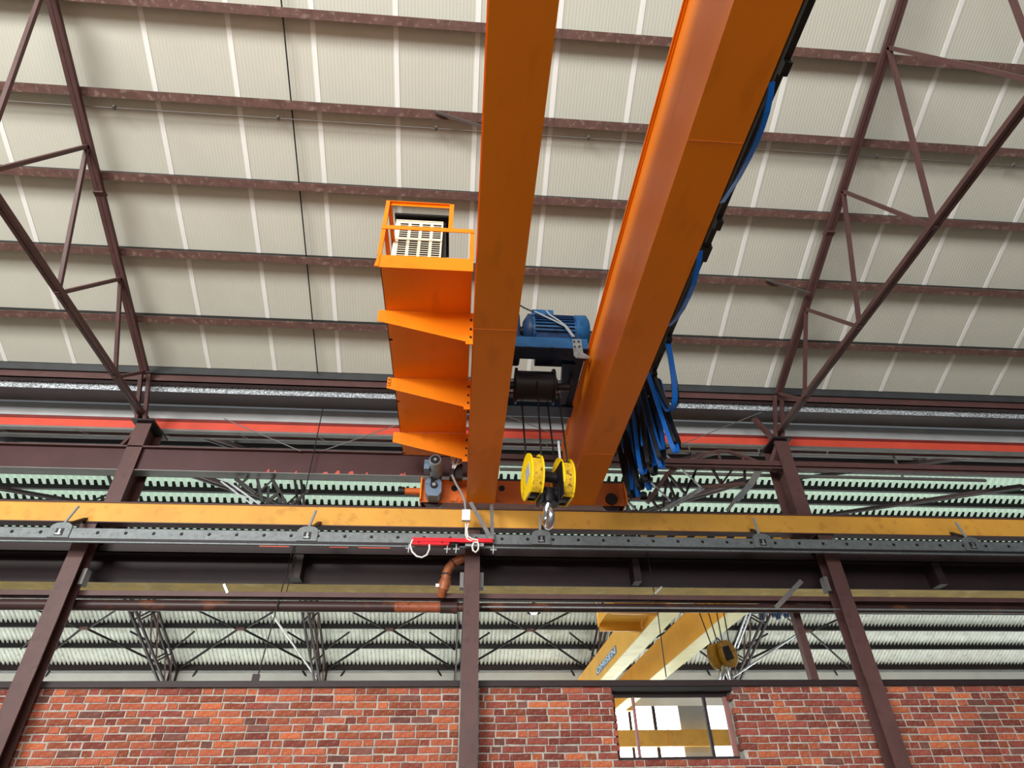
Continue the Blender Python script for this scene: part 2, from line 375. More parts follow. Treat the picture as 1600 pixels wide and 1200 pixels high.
# roof truss in the plane of each column, under the roof slope
def rafter(x, name_label):
    zt = ZY(690, 8.2, 1210)+0.05
    t = thing('roof_truss', (x, 8.2, zt), name_label, 'truss', 'lattice trusses of the pale roof')
    def top(y): return Vector((x, y, zr(y)-0.24))
    tc = MB()
    for dx in (-0.055, 0.055):
        tc.angle(top(7.75)+Vector((dx, 0, 0)), top(-1)+Vector((dx, 0, 0)), 0.06, 0.008, (0, 0, 1), 1 if dx > 0 else -1)
    tc.build('top_chord', 'brown', t)
    bc = MB()
    def bot(y): return Vector((x, y, zt+0.05+(8.2-y)*0.02))
    for dx in (-0.05, 0.05): bc.angle(bot(8.25)+Vector((dx, 0, 0)), bot(-1)+Vector((dx, 0, 0)), 0.06, 0.008, (0, 0, 1), 1 if dx > 0 else -1)
    bc.build('bottom_chord', 'brown', t)
    for dx in (-0.06, 0.06): MB().bar((x+dx, 8.15, zt), top(7.75)+Vector((dx, 0.05, 0)), 0.05, 0.05).build('post', 'brown', t)
    ys = [7.75, 7.2, 6.4, 5.6, 4.8, 4.0, 3.2, 2.4, 1.4, 0.4, -0.8]
    for a in range(len(ys)-1):
        p, q = (top(ys[a]), bot(ys[a+1])) if a % 2 == 0 else (bot(ys[a]), top(ys[a+1]))
        MB().bar(p, q, 0.045, 0.045).build('web_member', 'brown', t)
    for a in range(3, 10, 3): MB().box(x-0.06, x+0.06, 8.0-a*0.9, 8.1-a*0.9, zr(8.0-a*0.9)-0.27, zr(8.1-a*0.9)-0.15).build('batten_plate', 'brown', t)
rafter(5.12, 'brown lattice roof truss rising from the right column under the roof')
rafter(-4.88, 'brown lattice roof truss rising from the far left column')
for (a, b, lab) in (((-0.52, 4.30), (0.13, 4.42), 'short grey strut from second purlin to behind left orange girder'), ((4.40, 6.13), (5.05, 6.24), 'short brown strut from fourth purlin to the right roof truss')):
    MB().angle(rp(a[0], a[1], 0.15), rp(b[0], b[1], 0.30), 0.035, 0.006).build('purlin_strut', 'grey_bar', base=rp(a[0], a[1], 0.15), label=lab, cat='strut')

# ------------------------------------------------------------------ runway beam, conductor rail, bracing girder
z0, z1 = ZY(822, 7.9, 600), ZY(794, 7.9, 600)
t = thing('runway_beam', (0, 8.0, z0), 'ochre painted crane runway beam running the width of the hall above the conductor rail', 'beam')
YB = PZ(600, 828.5, z0).y
MB().box(-12, 14, 7.9, YB, z0, z1, 0).box(-12, 14, 7.885, 8.115, z1, z1+0.016, 1).box(-12, 14, 7.895, YB+0.005, z0-0.012, z0, 1).build('box_beam', ['ochre', 'brown'], t)
MB().box(-12, 14, 7.97, 8.03, z1+0.016, z1+0.045).build('crane_rail', 'brown_dark', t)
RAILZ = z1+0.045
mb = MB()
z0, z1 = ZY(848, 7.6, 600), ZY(832.5, 7.6, 600)
t = thing('conductor_rail', (0, 7.6, z0), 'grey galvanised conductor rail with bolt heads, hung in front of the middle column', 'rail')
MB().box(-12, 14, 7.6, 7.64, z0, z1, 0).box(-12, 14, 7.59, 7.66, z0-0.03, z0, 1).box(-12, 14, 7.6, 7.63, z0-0.05, z0-0.03, 0).build('channel', ['galv_dull', 'black_steel'], t)
bolt = None
for i in range(-22, 32):
    x = XY(497, 837, 7.6) + 0.336*i
    if bolt is None:
        bolt = MB().tube([(0, -0.014, 0), (0, 0.0, 0)], [0.014, 0.022], 8).mesh('bolt_head', 'black_steel')
    o = bpy.data.objects.new('bolt_head', bolt); o.location = Vector((x, 7.6, (z0+z1)/2)) - Vector((0, 7.6, z0)) + Vector((0, 0, 0.01)); link(o, t)
for i in (-2, -1, 0, 1, 2):
    x = -1.95 + 3.0*(i+1)
    pts = [(x-0.125, z0+0.005), (x+0.125, z0+0.005), (x+0.125, z1+0.01)] + [(x+0.125*math.cos(a), z1+0.01+0.06*math.sin(a)) for a in (0.5, 1.0, 1.57, 2.14, 2.64)] + [(x-0.125, z1+0.01)]
    hp = MB().prism([(a, 7.585, b) for a, b in pts], (0, 0.012, 0)).build('hanger_plate', 'galv_dull', t)
    MB().box(x-0.045, x+0.045, 7.578, 7.584, z0+0.03, z0+0.12, 0).box(x-0.010, x+0.014, 7.572, 7.578, z0+0.035, z0+0.11, 1).box(x-0.038, x+0.03, 7.570, 7.577, z0+0.038, z0+0.055, 1).build('clip', ['black_steel', 'galv'], hp)
    MB().bar((x-0.01, 7.612, z1+0.04), (x+0.02, 7.70, z1+0.34), 0.03, 0.016).bar((x+0.04, 7.62, z1+0.06), (x+0.05, 7.9, z1+0.26), 0.05, 0.03, (0, 0, 1), 1).build('hanger_rod', ['grey_cable', 'black_steel'], t)

zb = PY(450, 912, 8.42).z
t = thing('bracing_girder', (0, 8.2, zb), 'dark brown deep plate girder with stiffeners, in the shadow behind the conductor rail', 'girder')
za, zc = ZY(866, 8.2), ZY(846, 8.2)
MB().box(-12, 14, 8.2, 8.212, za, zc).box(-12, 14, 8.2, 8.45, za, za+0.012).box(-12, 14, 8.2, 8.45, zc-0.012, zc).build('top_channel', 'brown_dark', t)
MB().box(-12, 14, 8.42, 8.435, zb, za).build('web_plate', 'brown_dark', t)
for x, hw in ((XY(462, 890, 8.2), 0.07), (XY(995, 890, 8.2), 0.05), (-6.75, 0.06), (6.9, 0.06)):
        MB().box(x-hw, x+hw, 8.2, 8.42, zb+0.005, za).build('stiffener', 'brown_dark', t)
for a, b in ((405, 452), (515, 545), (560, 610)):
    MB().box(XY(a, 854, 8.2), XY(b, 854, 8.2), 8.196, 8.2, ZY(855, 8.2), ZY(852.5, 8.2)).build('primer_patch', 'chip', t)
z0 = 4.62; yq = PZ(450, 926, z0).y
t = thing('runway_beam', (0, 9.0, z0), 'stained ochre runway beam of the next hall, seen as a strip under the dark girder', 'beam')
MB().box(-14, 18, yq-0.42, yq, z0, z0+0.3).build('box_beam', 'ochre_old', t)
# tie beam and drain pipe
z0, z1 = ZY(934, 8.12), ZY(925, 8.12)
MB().box(-12, 14, 8.115, 8.125, z0, z1).box(-12, 14, 8.115, 8.22, z0, z0+0.01).build('tie_beam', 'brown', base=(0, 8.12, z0), label='slim brown tie beam running just above the horizontal drain pipe', cat='beam')
t = thing('drain_pipe', (0, 8.24, 4.1), 'brown horizontal drain pipe with a rust orange bend rising to the middle column', 'pipe')
zp = (ZY(937, 8.2)+ZY(955, 8.2))/2; rpipe = (ZY(937, 8.2)-ZY(955, 8.2))/2*0.92
xa, xb = XY(617, 945, 8.2), XY(688, 945, 8.2)
MB().cyl((-12, 8.24, zp), (xa, 8.24, zp), rpipe, 20).cyl((xb+0.12, 8.24, zp), (14, 8.24, zp+0.05), rpipe*0.85, 20).build('pipe', 'pipe_brown', t)
MB().cyl((xa, 8.24, zp), (xb, 8.24, zp), rpipe*1.01, 20).build('peeling_pipe', 'pipe_peel', t, label='peeling rust orange length of pipe')
MB().cyl((xb, 8.24, zp), (xb+0.22, 8.24, zp), rpipe*1.14, 20).cyl((xb+0.17, 8.24, zp), (xb+0.22, 8.24, zp), rpipe*1.25, 20).build('socket', 'pipe_brown', t)
el = [PY(734, 872, 8.02), PY(722, 873, 8.02), PY(708, 880, 8.02), PY(701, 888, 8.02), PY(697.5, 897, 8.02), PY(696, 908, 8.03), PY(692, 921, 8.05), PY(690, 930, 8.12)]
MB().tube(el, 0.062, 14).build('bend', 'pvc', t, label='rust orange plastic bend')
MB().tube([PY(697, 905, 8.03), PY(695, 912, 8.04), PY(692, 922, 8.05)], [0.07, 0.082, 0.075], 14).build('coupling', 'pvc', t)
MB().tube([PY(708.5, 879.6, 8.02), PY(706.5, 881, 8.02)], 0.069, 14).tube([PY(697.6, 897, 8.02), PY(697.2, 899.5, 8.02)], 0.069, 14).build('joint_ring', 'pipe_brown', t)
MB().box(XY(681, 912, 8.03), XY(687, 912, 8.03), 8.0, 8.03, ZY(916, 8.03), ZY(911, 8.03)).build('tee_clip', 'white_plastic', t)
MB().tube([(0.3, 8.1, ZY(950, 8.1, 1000)), (14, 8.1, ZY(950, 8.1, 1000))], 0.013, 8).build('conduit', 'galv', base=(0.3, 8.1, 4.1), label='thin pale conduit running under the brown pipe right of the middle column', cat='conduit')

# ------------------------------------------------------------------ brick walls
WY = 8.16; ZT = 3.165; CO = 0.077
def brick_mesh(w, h, d, seed, m):
    r = random.Random(seed); j = lambda a: r.uniform(-a, a)
    c = 0.006
    fr = [(-w/2+c+j(.003), 0, -h/2+c+j(.002)), (0+j(.02), -0.002+j(.002), -h/2+c+j(.003)), (w/2-c+j(.003), 0, -h/2+c+j(.002)),
          (w/2-c+j(.003), 0, h/2-c+j(.002)), (0+j(.02), -0.002+j(.002), h/2-c+j(.003)), (-w/2+c+j(.003), 0, h/2-c+j(.002))]
    mid = [(-w/2+j(.003), c, -h/2+j(.002)), (0, c, -h/2+j(.002)), (w/2+j(.003), c, -h/2+j(.002)), (w/2+j(.003), c, h/2+j(.002)), (0, c, h/2+j(.002)), (-w/2+j(.003), c, h/2+j(.002))]
    bk = [(x, d, z) for x, y, z in mid]
    mb = MB(); fs = [tuple(range(6))]
    for a in (0, 6):
        for i in range(6): fs.append((a+i, a+(i+1) % 6, a+6+(i+1) % 6, a+6+i))
    mb.add(fr+mid+bk, fs); return mb.mesh('brick', m), mb
BM = {}
for kind, w in (('s', 0.238), ('h', 0.112)):
    for mi_ in ('brick', 'brick_red', 'brick_dark', 'brick_pale'):
        BM[kind, mi_] = [brick_mesh(w, 0.064, 0.11, hash((kind, mi_, q)) % 9999 if False else (len(kind)*7+q*31+len(mi_)*13+ord(kind)), mi_) for q in range(4)]
WX0, WX1 = 1.92, 3.40     # window opening
WZ0 = 2.40
def brick_wall(name, x0, x1, main, alt):
    root = bpy.data.objects.new(name, None); link(root); root['kind'] = 'structure'
    d = 0.26
    mb = MB(); f = WY+0.008
    if x0 < WX0 < x1:
        mb.box(x0-0.12, WX0-0.02, f, f+d, 0, ZT).box(WX1+0.02, x1, f, f+d, 0, ZT).box(WX0-0.02, WX1+0.02, f, f+d, 0, WZ0-0.01)
    else: mb.box(x0, x1+(0.11 if x1 < 1 else 0), f, f+d, 0, ZT)
    mb.build('mortar', 'mortar', root)
    lst = []
    n = int(ZT/CO)
    for c in range(n):
        zc = ZT - CO*(c+0.5); rnd = random.Random(c*17+int(x0*10)+3)
        x = x0 - rnd.uniform(0, 0.2); k = rnd.randint(0, 2)
        while x < x1:
            kind = 'h' if (k % 3 == 1 and rnd.random() < 0.85) or rnd.random() < 0.12 else 's'
            w = 0.112 if kind == 'h' else 0.238
            a, b = x, x+w
            aa, bb = max(a, x0+0.004), min(b, x1-0.004)
            if zc > WZ0:
                jag = rnd.uniform(-0.02, 0.02)
                if a < WX0 and b > WX0: bb = min(bb, WX0+jag)
                elif a < WX1 and b > WX1: aa = max(aa, WX1+jag)
                elif a >= WX0 and b <= WX1: bb = aa
            if bb-aa > 0.035: lst.append(((aa+bb)/2, zc+rnd.uniform(-.003, .003), bb-aa, kind, w, rnd.random(), rnd.randint(0, 3)))
            x += w+0.014+rnd.uniform(-.004, .007); k += 1
    lst.sort(key=lambda b: (b[1] < 2.2)*100 + abs(b[0]-0.3))
    rest = {}
    for i, (xc, zc, wd, kind, w, u, v) in enumerate(lst):
        mk = alt if u < 0.22 else ('brick_dark' if u < 0.29 else ('brick_pale' if u > 0.9 else main))
        me, mbk = BM[kind, mk][v]
        yj = random.uniform(-0.006, 0.006)
        if i < 300:
            o = bpy.data.objects.new('brick', me); o.location = (xc, WY+yj, zc); o.scale.x = wd/w; o.rotation_euler.y = random.uniform(-.018, .018)
            link(o, root)
        else:
            r = rest.setdefault(mk, MB()); r.add([(xc+p[0]*wd/w, WY+yj+p[1], zc+p[2]) for p in mbk.v], mbk.f)
    for mk, r in rest.items():
        r.build('brickwork', mk, root, kind='stuff')
    return root
brick_wall('wall_left', -9.0, 0.045, 'brick', 'brick_red')
brick_wall('wall_right', 0.28, 12.0, 'brick_red', 'brick')
MB().box(-12, 0.05, 8.11, 8.42, ZT, 3.232).box(0.27, 14, 8.11, 8.42, ZT, 3.232).build('trim_3', 'brown_dark', kind='structure')
# window in the right wall
win = bpy.data.objects.new('window_1', None); link(win); win['kind'] = 'structure'
MB().box(WX0-0.02, WX1+0.02, 8.13, 8.44, 3.115, ZT).build('lintel', 'black_steel', win)
MB().box(WX0, WX1, 8.28, 8.33, 3.07, 3.115).build('head_rail', 'brown_dark', win)
MB().box(WX0, WX1, 8.28, 8.33, WZ0, WZ0+0.03).build('sill_rail', 'brown_dark', win)
for x, w, m in ((2.195, 0.03, 'jamb'), (3.095, 0.035, 'brown_dark'), (3.365, 0.045, 'jamb'), (1.94, 0.03, 'brown_dark')):
    MB().box(x-w/2, x+w/2, 8.28, 8.33, WZ0+0.03, 3.07).build('mullion', m, win)
for a, b in ((1.955, 2.18), (2.21, 3.077), (3.113, 3.343)):
    MB().box(a, b, 8.302, 8.306, WZ0+0.03, 3.07).build('pane', 'glass', win)

# ------------------------------------------------------------------ the orange travelling crane
ZB, ZG = 5.42, 6.31
crane = thing('overhead_crane', (0.9, 7.8, ZB), 'orange double girder overhead crane with side walkway, running on the ochre beam', 'crane')
def girder(xa, xb, cr, m, y0, y1, zb, zt, mb_m=None):
    mb = MB()
    mb.box(xa, xb, y0, y1, zb, zb+0.014, 1 if mb_m else 0)
    mb.box(xa-0.008 if False else xa, xb, y0, y1, zt-0.018, zt)
    mb.box(xa+0.012, xa+0.024, y0, y1-0.01, zb+0.014, zt-0.018)
    mb.box(xb-0.024, xb-0.012, y0, y1-0.01, zb+0.014, zt-0.018)
    mb.box(xa+0.012, xb-0.012, y1-0.02, y1-0.01, zb+0.014, zt-0.018)
    return mb.build('girder', [m, mb_m] if mb_m else m, cr)
gl = girder(0.055, 0.452, crane, 'orange', -9, 7.79, ZB, ZG)
mb = MB()
gr = girder(1.443, 1.838, crane, 'orange', -9, 7.79, ZB, ZG)
# wider top flange on the right girder
MB().box(1.425, 1.85, -9, 7.75, ZG, ZG+0.016).build('top_flange', 'orange', gr)
for y in (-3.5, 2.23, 6.4): MB().box(1.445, 1.836, y-0.006, y+0.006, ZB-0.004, ZB).build('weld_seam', 'weld', gr)
for y in (-2.8, 4.22): MB().box(0.057, 0.45, y-0.006, y+0.006, ZB-0.004, ZB).build('weld_seam', 'weld', gl)
for g, x in ((gl, 0.25), (gr, 1.6)): MB().box(x-0.025, x+0.025, -9, 7.7, ZG, ZG+0.04).build('trolley_rail', 'brown_dark', g)
# end carriage
XL, XR = -0.59, 2.34
mb = MB().box(XL, XR, 7.86, 7.87, 5.455, 5.80).box(XL, XR, 8.11, 8.12, 5.455, 5.80).box(XL, XR, 7.86, 8.12, 5.80, 5.812).box(XL+0.25, XR-0.25, 7.87, 8.11, 5.455, 5.465)
ec = mb.build('end_carriage', 'orange_dull', crane)
for x in (XL, XR-0.02): MB().box(x, x+0.02, 7.80, 8.14, 5.47, 5.815).build('end_plate', 'orange', ec)
for px in (710, 784):
    p = PY(px, 763, 7.858)
    MB().tube([p, p+Vector((0, -0.004, 0))], 0.045, 20).build('lightening_hole', 'black_rubber', ec)
for x in (-0.40, 2.12):
    w = MB().tube([(x, 7.90, 5.40+0.135+0.012), (x, 7.915, 5.547), (x, 7.915, 5.547), (x, 8.06, 5.547)], [0.16, 0.16, 0.135, 0.135], 28)
    w.tube([(x, 7.82, 5.547), (x, 7.9, 5.547)], 0.085, 20)
    w.build('wheel', 'brown_dark', ec)
for x, s in ((XL, -1), (XR, 1)):
    MB().cyl((x, 7.9, 5.635), (x+s*0.22, 7.9, 5.635), 0.048, 18).build('buffer', 'orange_dull', ec)
    MB().cyl((x+s*0.22, 7.9, 5.635), (x+s*0.31, 7.9, 5.635), 0.062, 18).build('buffer_pad', 'black_rubber', ec)
for x in (-0.12, 0.02): MB().box(x-0.05, x+0.05, 7.84, 7.86, 5.47, 5.52).build('foot_lug', 'orange_dull', ec)
# drive motor
yz = 7.74
def fr(x, y): return PY(x, y, 7.64)
pts = [(664, 752), (669, 746), (688, 748), (690.5, 753), (690, 768), (684, 775), (668, 774), (664.5, 766)]
mb = MB().prism([fr(*p) for p in pts], (0, 0.2, 0))
dm = mb.build('drive_motor', 'motor_grey', crane, bevel=0.008, label='blue grey gearmotor')
c = fr(678, 758)
MB().tube([c, c+Vector((0, -0.02, 0))], 0.05, 20, 0).tube([c+Vector((0, -0.02, 0)), c+Vector((0, -0.028, 0))], 0.026, 16, 1).build('shaft_boss', ['black_rubber', 'galv'], dm)
a0 = PY(680, 718, 7.25); a1 = Vector((a0.x+0.005, 7.72, a0.z))
MB().tube([a0, a0+Vector((0, 0.02, 0)), a0+Vector((0, 0.03, 0)), a1], [0.075, 0.083, 0.085, 0.085], 24).build('motor_body', 'motor_light', dm)
MB().tube([a0+Vector((0, -0.004, 0)), a0], 0.066, 24, 0).tube([a0+Vector((0, -0.01, 0)), a0], 0.02, 12, 1).build('fan_grille', ['black_rubber', 'motor_light'], dm)
MB().box(a0.x-0.15, a0.x-0.075, 7.36, 7.52, a0.z-0.08, a0.z+0.06).build('terminal_box', 'motor_grey', dm, bevel=0.006)
MB().bar((a0.x+0.005, 7.66, a0.z), (c.x, 7.72, c.z+0.03), 0.14, 0.12).build('bell_housing', 'black_steel', dm)
# connector bundle between motor and girder
b0 = PY(713, 724, 7.5)
cn = MB().box(b0.x-0.09, b0.x-0.03, 7.5, 7.62, b0.z-0.22, b0.z-0.08).box(b0.x-0.03, b0.x+0.09, 7.55, 7.66, b0.z-0.20, b0.z+0.02).build('plug_connector', 'black_steel', crane)
for i in range(9):
    rr = random.Random(i); x0_ = b0.x-0.1+0.022*i
    MB().tube([(x0_, 7.52, b0.z+0.12+rr.uniform(0, .05)), (x0_+rr.uniform(-.03, .03), 7.47, b0.z+0.02), (b0.x-0.05+rr.uniform(0, .05), 7.49, b0.z-0.04-rr.uniform(0, .03)), (b0.x-0.05, 7.53, b0.z-0.10)], 0.008, 6).build('wire', 'white_cable' if i % 3 else 'grey_cable', cn)
jb = MB().box(0.003, 0.115, 7.56, 7.62, 5.06, 5.215).build('junction_box', 'white_plastic', crane, bevel=0.006)
MB().tube([PY(706, 742, 7.5), PY(713, 757, 7.54), PY(722, 772, 7.58), PY(726.5, 784, 7.6), (0.05, 7.6, 5.22)], 0.016, 8).build('feed_cable', 'grey_cable', crane)
for dx, pp in ((0.0, ((728, 818), (727.5, 835), (730, 842), (738, 846), (745, 848))), (0.0, ((732, 818), (729.5, 828), (731, 838), (738, 842), (747, 844)))):
    MB().tube([PY(*q, 7.5) for q in pp], 0.011, 8).build('feed_cable', 'white_cable', crane)
MB().bar(PY(735, 785, 7.66), PY(768, 843, 7.54), 0.05, 0.012, (0, 1, 0)).build('collector_strut', 'galv', crane)
MB().bar(PY(768, 788, 7.70), PY(769.5, 843, 7.54), 0.045, 0.012, (0, 1, 0)).build('collector_strut', 'galv', crane)
cb = MB().box(XY(644, 841, 7.5), XY(770, 841, 7.5), 7.5, 7.55, ZY(846, 7.5, 700), ZY(840.5, 7.5, 700)).box(XY(644, 848, 7.49), XY(702, 848, 7.49), 7.49, 7.55, ZY(851, 7.49, 690), ZY(845.6, 7.49, 690)).box(XY(644, 846, 7.48), XY(740, 846, 7.48), 7.48, 7.5, ZY(846.4, 7.48, 700), ZY(844.6, 7.48, 700)).build('collector_bar', 'red_plastic', crane)
for px in (654, 691):
    p = PY(px, 847, 7.485); MB().tube([p, p+Vector((0, -0.006, 0))], 0.01, 8).build('screw', 'black_rubber', cb)
MB().box(XY(703, 850, 7.52), XY(716, 850, 7.52), 7.52, 7.56, ZY(851, 7.52, 700), ZY(846, 7.52, 700)).build('carbon_holder', 'black_rubber', cb)
for px, py in ((639, 857), (699, 858), (713, 858), (771, 859)):
    p = PY(px, py, 7.52)
    MB().tube([p+Vector((0, 0, 0.06)), p+Vector((0.0, -0.01, 0.02)), p, p+Vector((-0.004, 0, -0.055))], 0.011, 7).bar(p+Vector((-0.04, 0, 0)), p+Vector((0.04, 0, 0)), 0.018).build('collector_arm', 'galv', cb)
for q in (((645, 843), (641, 852), (644, 862), (651, 869), (659, 871), (667, 867), (671, 858), (671, 851)), ((746, 846), (748, 852), (747, 859), (743, 863), (739, 860), (738, 854), (740, 848))):
    MB().tube([PY(*p, 7.49) for p in q], 0.012, 8).build('loop_cable', 'white_cable', cb)
MB().box(XY(727, 852, 7.52), XY(756, 852, 7.52), 7.53, 7.56, ZY(853, 7.52, 740), ZY(848, 7.52, 740)).build('clamp_plate', 'galv', cb)

# walkway on the left of the left girder
ZP = 6.2
wk = MB().box(-0.885, 0.022, 4.09, 7.86, ZP, ZP+0.008).box(-0.885, -0.877, 4.09, 7.86, ZP, ZP+0.10).build('walkway', 'orange', crane)
MB().box(-0.885, 0.03, 4.07, 4.078, 6.028, 6.2).build('toe_plate', 'orange', wk)
MB().prism([(-0.91, 4.06, 6.03), (-0.868, 4.06, 6.03), (-0.868, 4.06, 6.2), (-0.885, 4.06, 6.2)], (0, 0.02, 0)).build('corner_gusset', 'orange', wk)
for yb_ in (4.835, 6.016, 7.246):
    xl = -0.953 if yb_ < 5 else (-0.952 if yb_ < 7 else -0.972)
    zr_ = 5.80
    br = MB().prism([(xl, yb_, 6.04), (-0.02, yb_, zr_), (-0.02, yb_, 6.195), (xl, yb_, 6.195)], (0, 0.008, 0))
    br.box(-0.02, 0.055, yb_-0.006, yb_+0.004, 5.76, 6.2)
    b = br.build('bracket', 'orange', wk)
for yb_ in (6.016,):
    MB().box(-0.95, -0.915, yb_-0.014, yb_-0.006, 6.07, 6.19, 0).cyl((-0.932, yb_-0.022, 6.10), (-0.932, yb_-0.014, 6.10), 0.008, 8, 1).cyl((-0.932, yb_-0.022, 6.15), (-0.932, yb_-0.014, 6.15), 0.008, 8, 1).build('angle_cleat', ['orange', 'black_rubber'], wk)
for yb_ in (4.835, 6.016, 7.246):
    for zz in (5.85, 5.96, 6.09):
        MB().cyl((0.03, yb_-0.022, zz), (0.03, yb_-0.006, zz), 0.012, 8).build('bolt', 'brown_dark', wk)
rl = MB()
XA, XB = -0.878, 0.02
rl.box(XA-0.02, XA+0.02, 4.07, 4.10, 6.2, 7.05); rl.box(XB-0.03, XB+0.015, 4.07, 4.09, 6.2, 6.63)
rl.box(XA-0.02, XB+0.012, 4.062, 4.069, 6.582, 6.638); rl.box(XA, XB, 4.07, 4.105, 6.628, 6.635)
rl.box(XA, -0.19, 4.07, 4.105, 7.04, 7.047); rl.box(XA, -0.19, 4.10, 4.105, 7.01, 7.047)
rl.box(-0.235, -0.19, 4.07, 4.09, 6.63, 7.047)
for z in (6.62, 7.02): rl.box(XA-0.005, XA, 4.1, 7.86, z-0.02, z+0.02).box(XA, XA+0.035, 4.1, 7.86, z+0.015, z+0.02)
for y in (5.3, 6.5, 7.8): rl.box(XA-0.005, XA+0.035, y, y+0.03, 6.2, 7.03)
rl.build('guard_rail', 'orange', wk)

# louvred resistor box on the walkway
t = thing('resistor_box', (-0.56, 4.6, ZP+0.01), 'cream louvred resistor box with black casing standing on the orange walkway', 'box')
bx0, bx1, by = -0.865, -0.325, 4.6
MB().box(bx0-0.0, bx1+0.03, by+0.03, by+0.55, ZP+0.01, 7.44).build('case', 'black_steel', t)
MB().box(bx0-0.02, bx1+0.06, by-0.05, by+0.56, 7.44, 7.47).build('lid', 'black_rubber', t)
for z0, z1, tilt in ((ZP+0.45, 7.07, 0), (7.08, 7.40, 1)):
    fp = MB().box(bx0, bx1, by+0.0, by+0.012, z0, z1).box(bx0, bx1, by-0.012, by+0.012, z1-0.012, z1).build('front_panel', 'beige', t)
    for cidx in range(4):
        xx = bx0+0.055+cidx*0.125
        sl = MB(); zz = z0+0.03 if tilt else z0+0.06
        nsl = 7 if tilt else 10
        for s_ in range(nsl):
            sl.box(xx, xx+0.09, by-0.006, by+0.002, zz, zz+0.019); zz += 0.036
        sl.build('louvre_slots', 'slot', fp, kind='stuff')
MB().box(bx0, bx1, by, by+0.03, ZP+0.01, ZP+0.45).build('front_panel', 'beige', t)

# ------------------------------------------------------------------ festoon rail (on the crane) and blue cables
FX, FZ = 2.222, 6.1
rl = MB().box(FX-0.026, FX+0.026, -9, 7.6, FZ-0.006, FZ).box(FX-0.006, FX+0.006, -9, 7.6, FZ, FZ+0.11).box(FX-0.026, FX+0.026, -9, 7.6, FZ+0.11, FZ+0.116)
fr_ = rl.build('festoon_rail', 'black_steel', crane)
for y in (-1, 3.8, 5.6, 7.4):
    MB().box(1.83, FX+0.03, y, y+0.05, FZ+0.116, FZ+0.14).build('rail_arm', 'black_steel', fr_)
MB().box(FX-0.05, FX+0.05, 3.68, 3.86, FZ-0.02, FZ+0.05).build('rail_splice', 'black_rubber', fr_)
fest = thing('festoon_cable', (FX, 5.6, FZ-0.05), 'bundle of blue and black flat festoon cables hanging in loops from the dark rail', 'cable')
def carrier(y):
    MB().box(FX-0.03, FX+0.03, y-0.05, y+0.05, FZ-0.06, FZ-0.006).build('carrier', 'black_rubber', fest)
def arc(y0, y1, drop, side, wid, m, n=24, sq=2.0, xa=0.0, xb=0.0, th=0.014, top=0.05):
    pts = []
    for i in range(n+1):
        u = i/n; s_ = 1-abs(2*u-1)**sq
        pts.append((FX+xa+(xb-xa)*u+side*s_, y0+(y1-y0)*u, FZ-top-drop*s_))
    a = 0.6*(1 if xa < xb else -1) if xa != xb else 0
    return MB().ribbon(pts, (wid*math.cos(a), -wid*math.sin(a), 0.0), th).build('cable_loop', m, fest)
def hang(pix, x, wid):
    MB().ribbon([PX(px, py, x) for px, py in pix], (wid, 0, 0.02), 0.014).build('cable_loop', 'cable_blue', fest)
hang(((1206, 128), (1203, 150), (1198, 175), (1190, 200), (1180, 225), (1168, 250), (1153, 278), (1140, 298), (1128, 316)), 2.15, 0.05)
hang(((1094, 392), (1092, 408), (1088, 425), (1083, 445), (1075, 465), (1066, 483), (1056, 498), (1045, 509)), 2.13, 0.055)
arc(5.05, 5.60, 0.64, 0.05, 0.05, 'cable_black', sq=3)
arc(5.02, 5.64, 0.66, 0.02, 0.06, 'cable_blue', sq=3)
for y in (2.0, 3.4, 5.0): carrier(y)
k = 0
rf = random.Random(5)
for y, dr, sx in ((5.62, 1.04, 0.04), (5.76, 0.92, 0.10), (5.88, 0.98, -0.02), (6.0, 1.02, 0.06), (6.12, 0.9, -0.04), (6.24, 0.98, 0.05), (6.36, 0.9, -0.03), (6.48, 0.94, 0.03), (6.6, 0.88, -0.05), (6.72, 0.92, 0.02), (6.84, 0.86, 0.04), (6.96, 0.9, -0.04), (7.08, 0.84, 0.02), (7.2, 0.8, 0.0)):
    carrier(y)
    w_ = rf.uniform(0.055, 0.11); sx += rf.uniform(-0.06, 0.08)
    cols = [('cable_blue', 'cable_black', 'cable_black'), ('cable_black', 'cable_black', 'cable_blue'), ('cable_black', 'cable_blue', 'cable_black')][k % 3]
    arc(y-0.06, y+0.08, dr, sx, 0.05, cols[0], 36, 3, -w_, w_)
    arc(y-0.02, y+0.05, dr-0.08-rf.uniform(0, .06), sx+0.02, 0.045, cols[1], 36, 3, -w_*0.7, w_*0.7)
    arc(y-0.01, y+0.05, dr-0.18-rf.uniform(0, .08), sx-0.03, 0.03, cols[2], 36, 3, -w_*0.45, w_*0.45, 0.02)
    k += 1

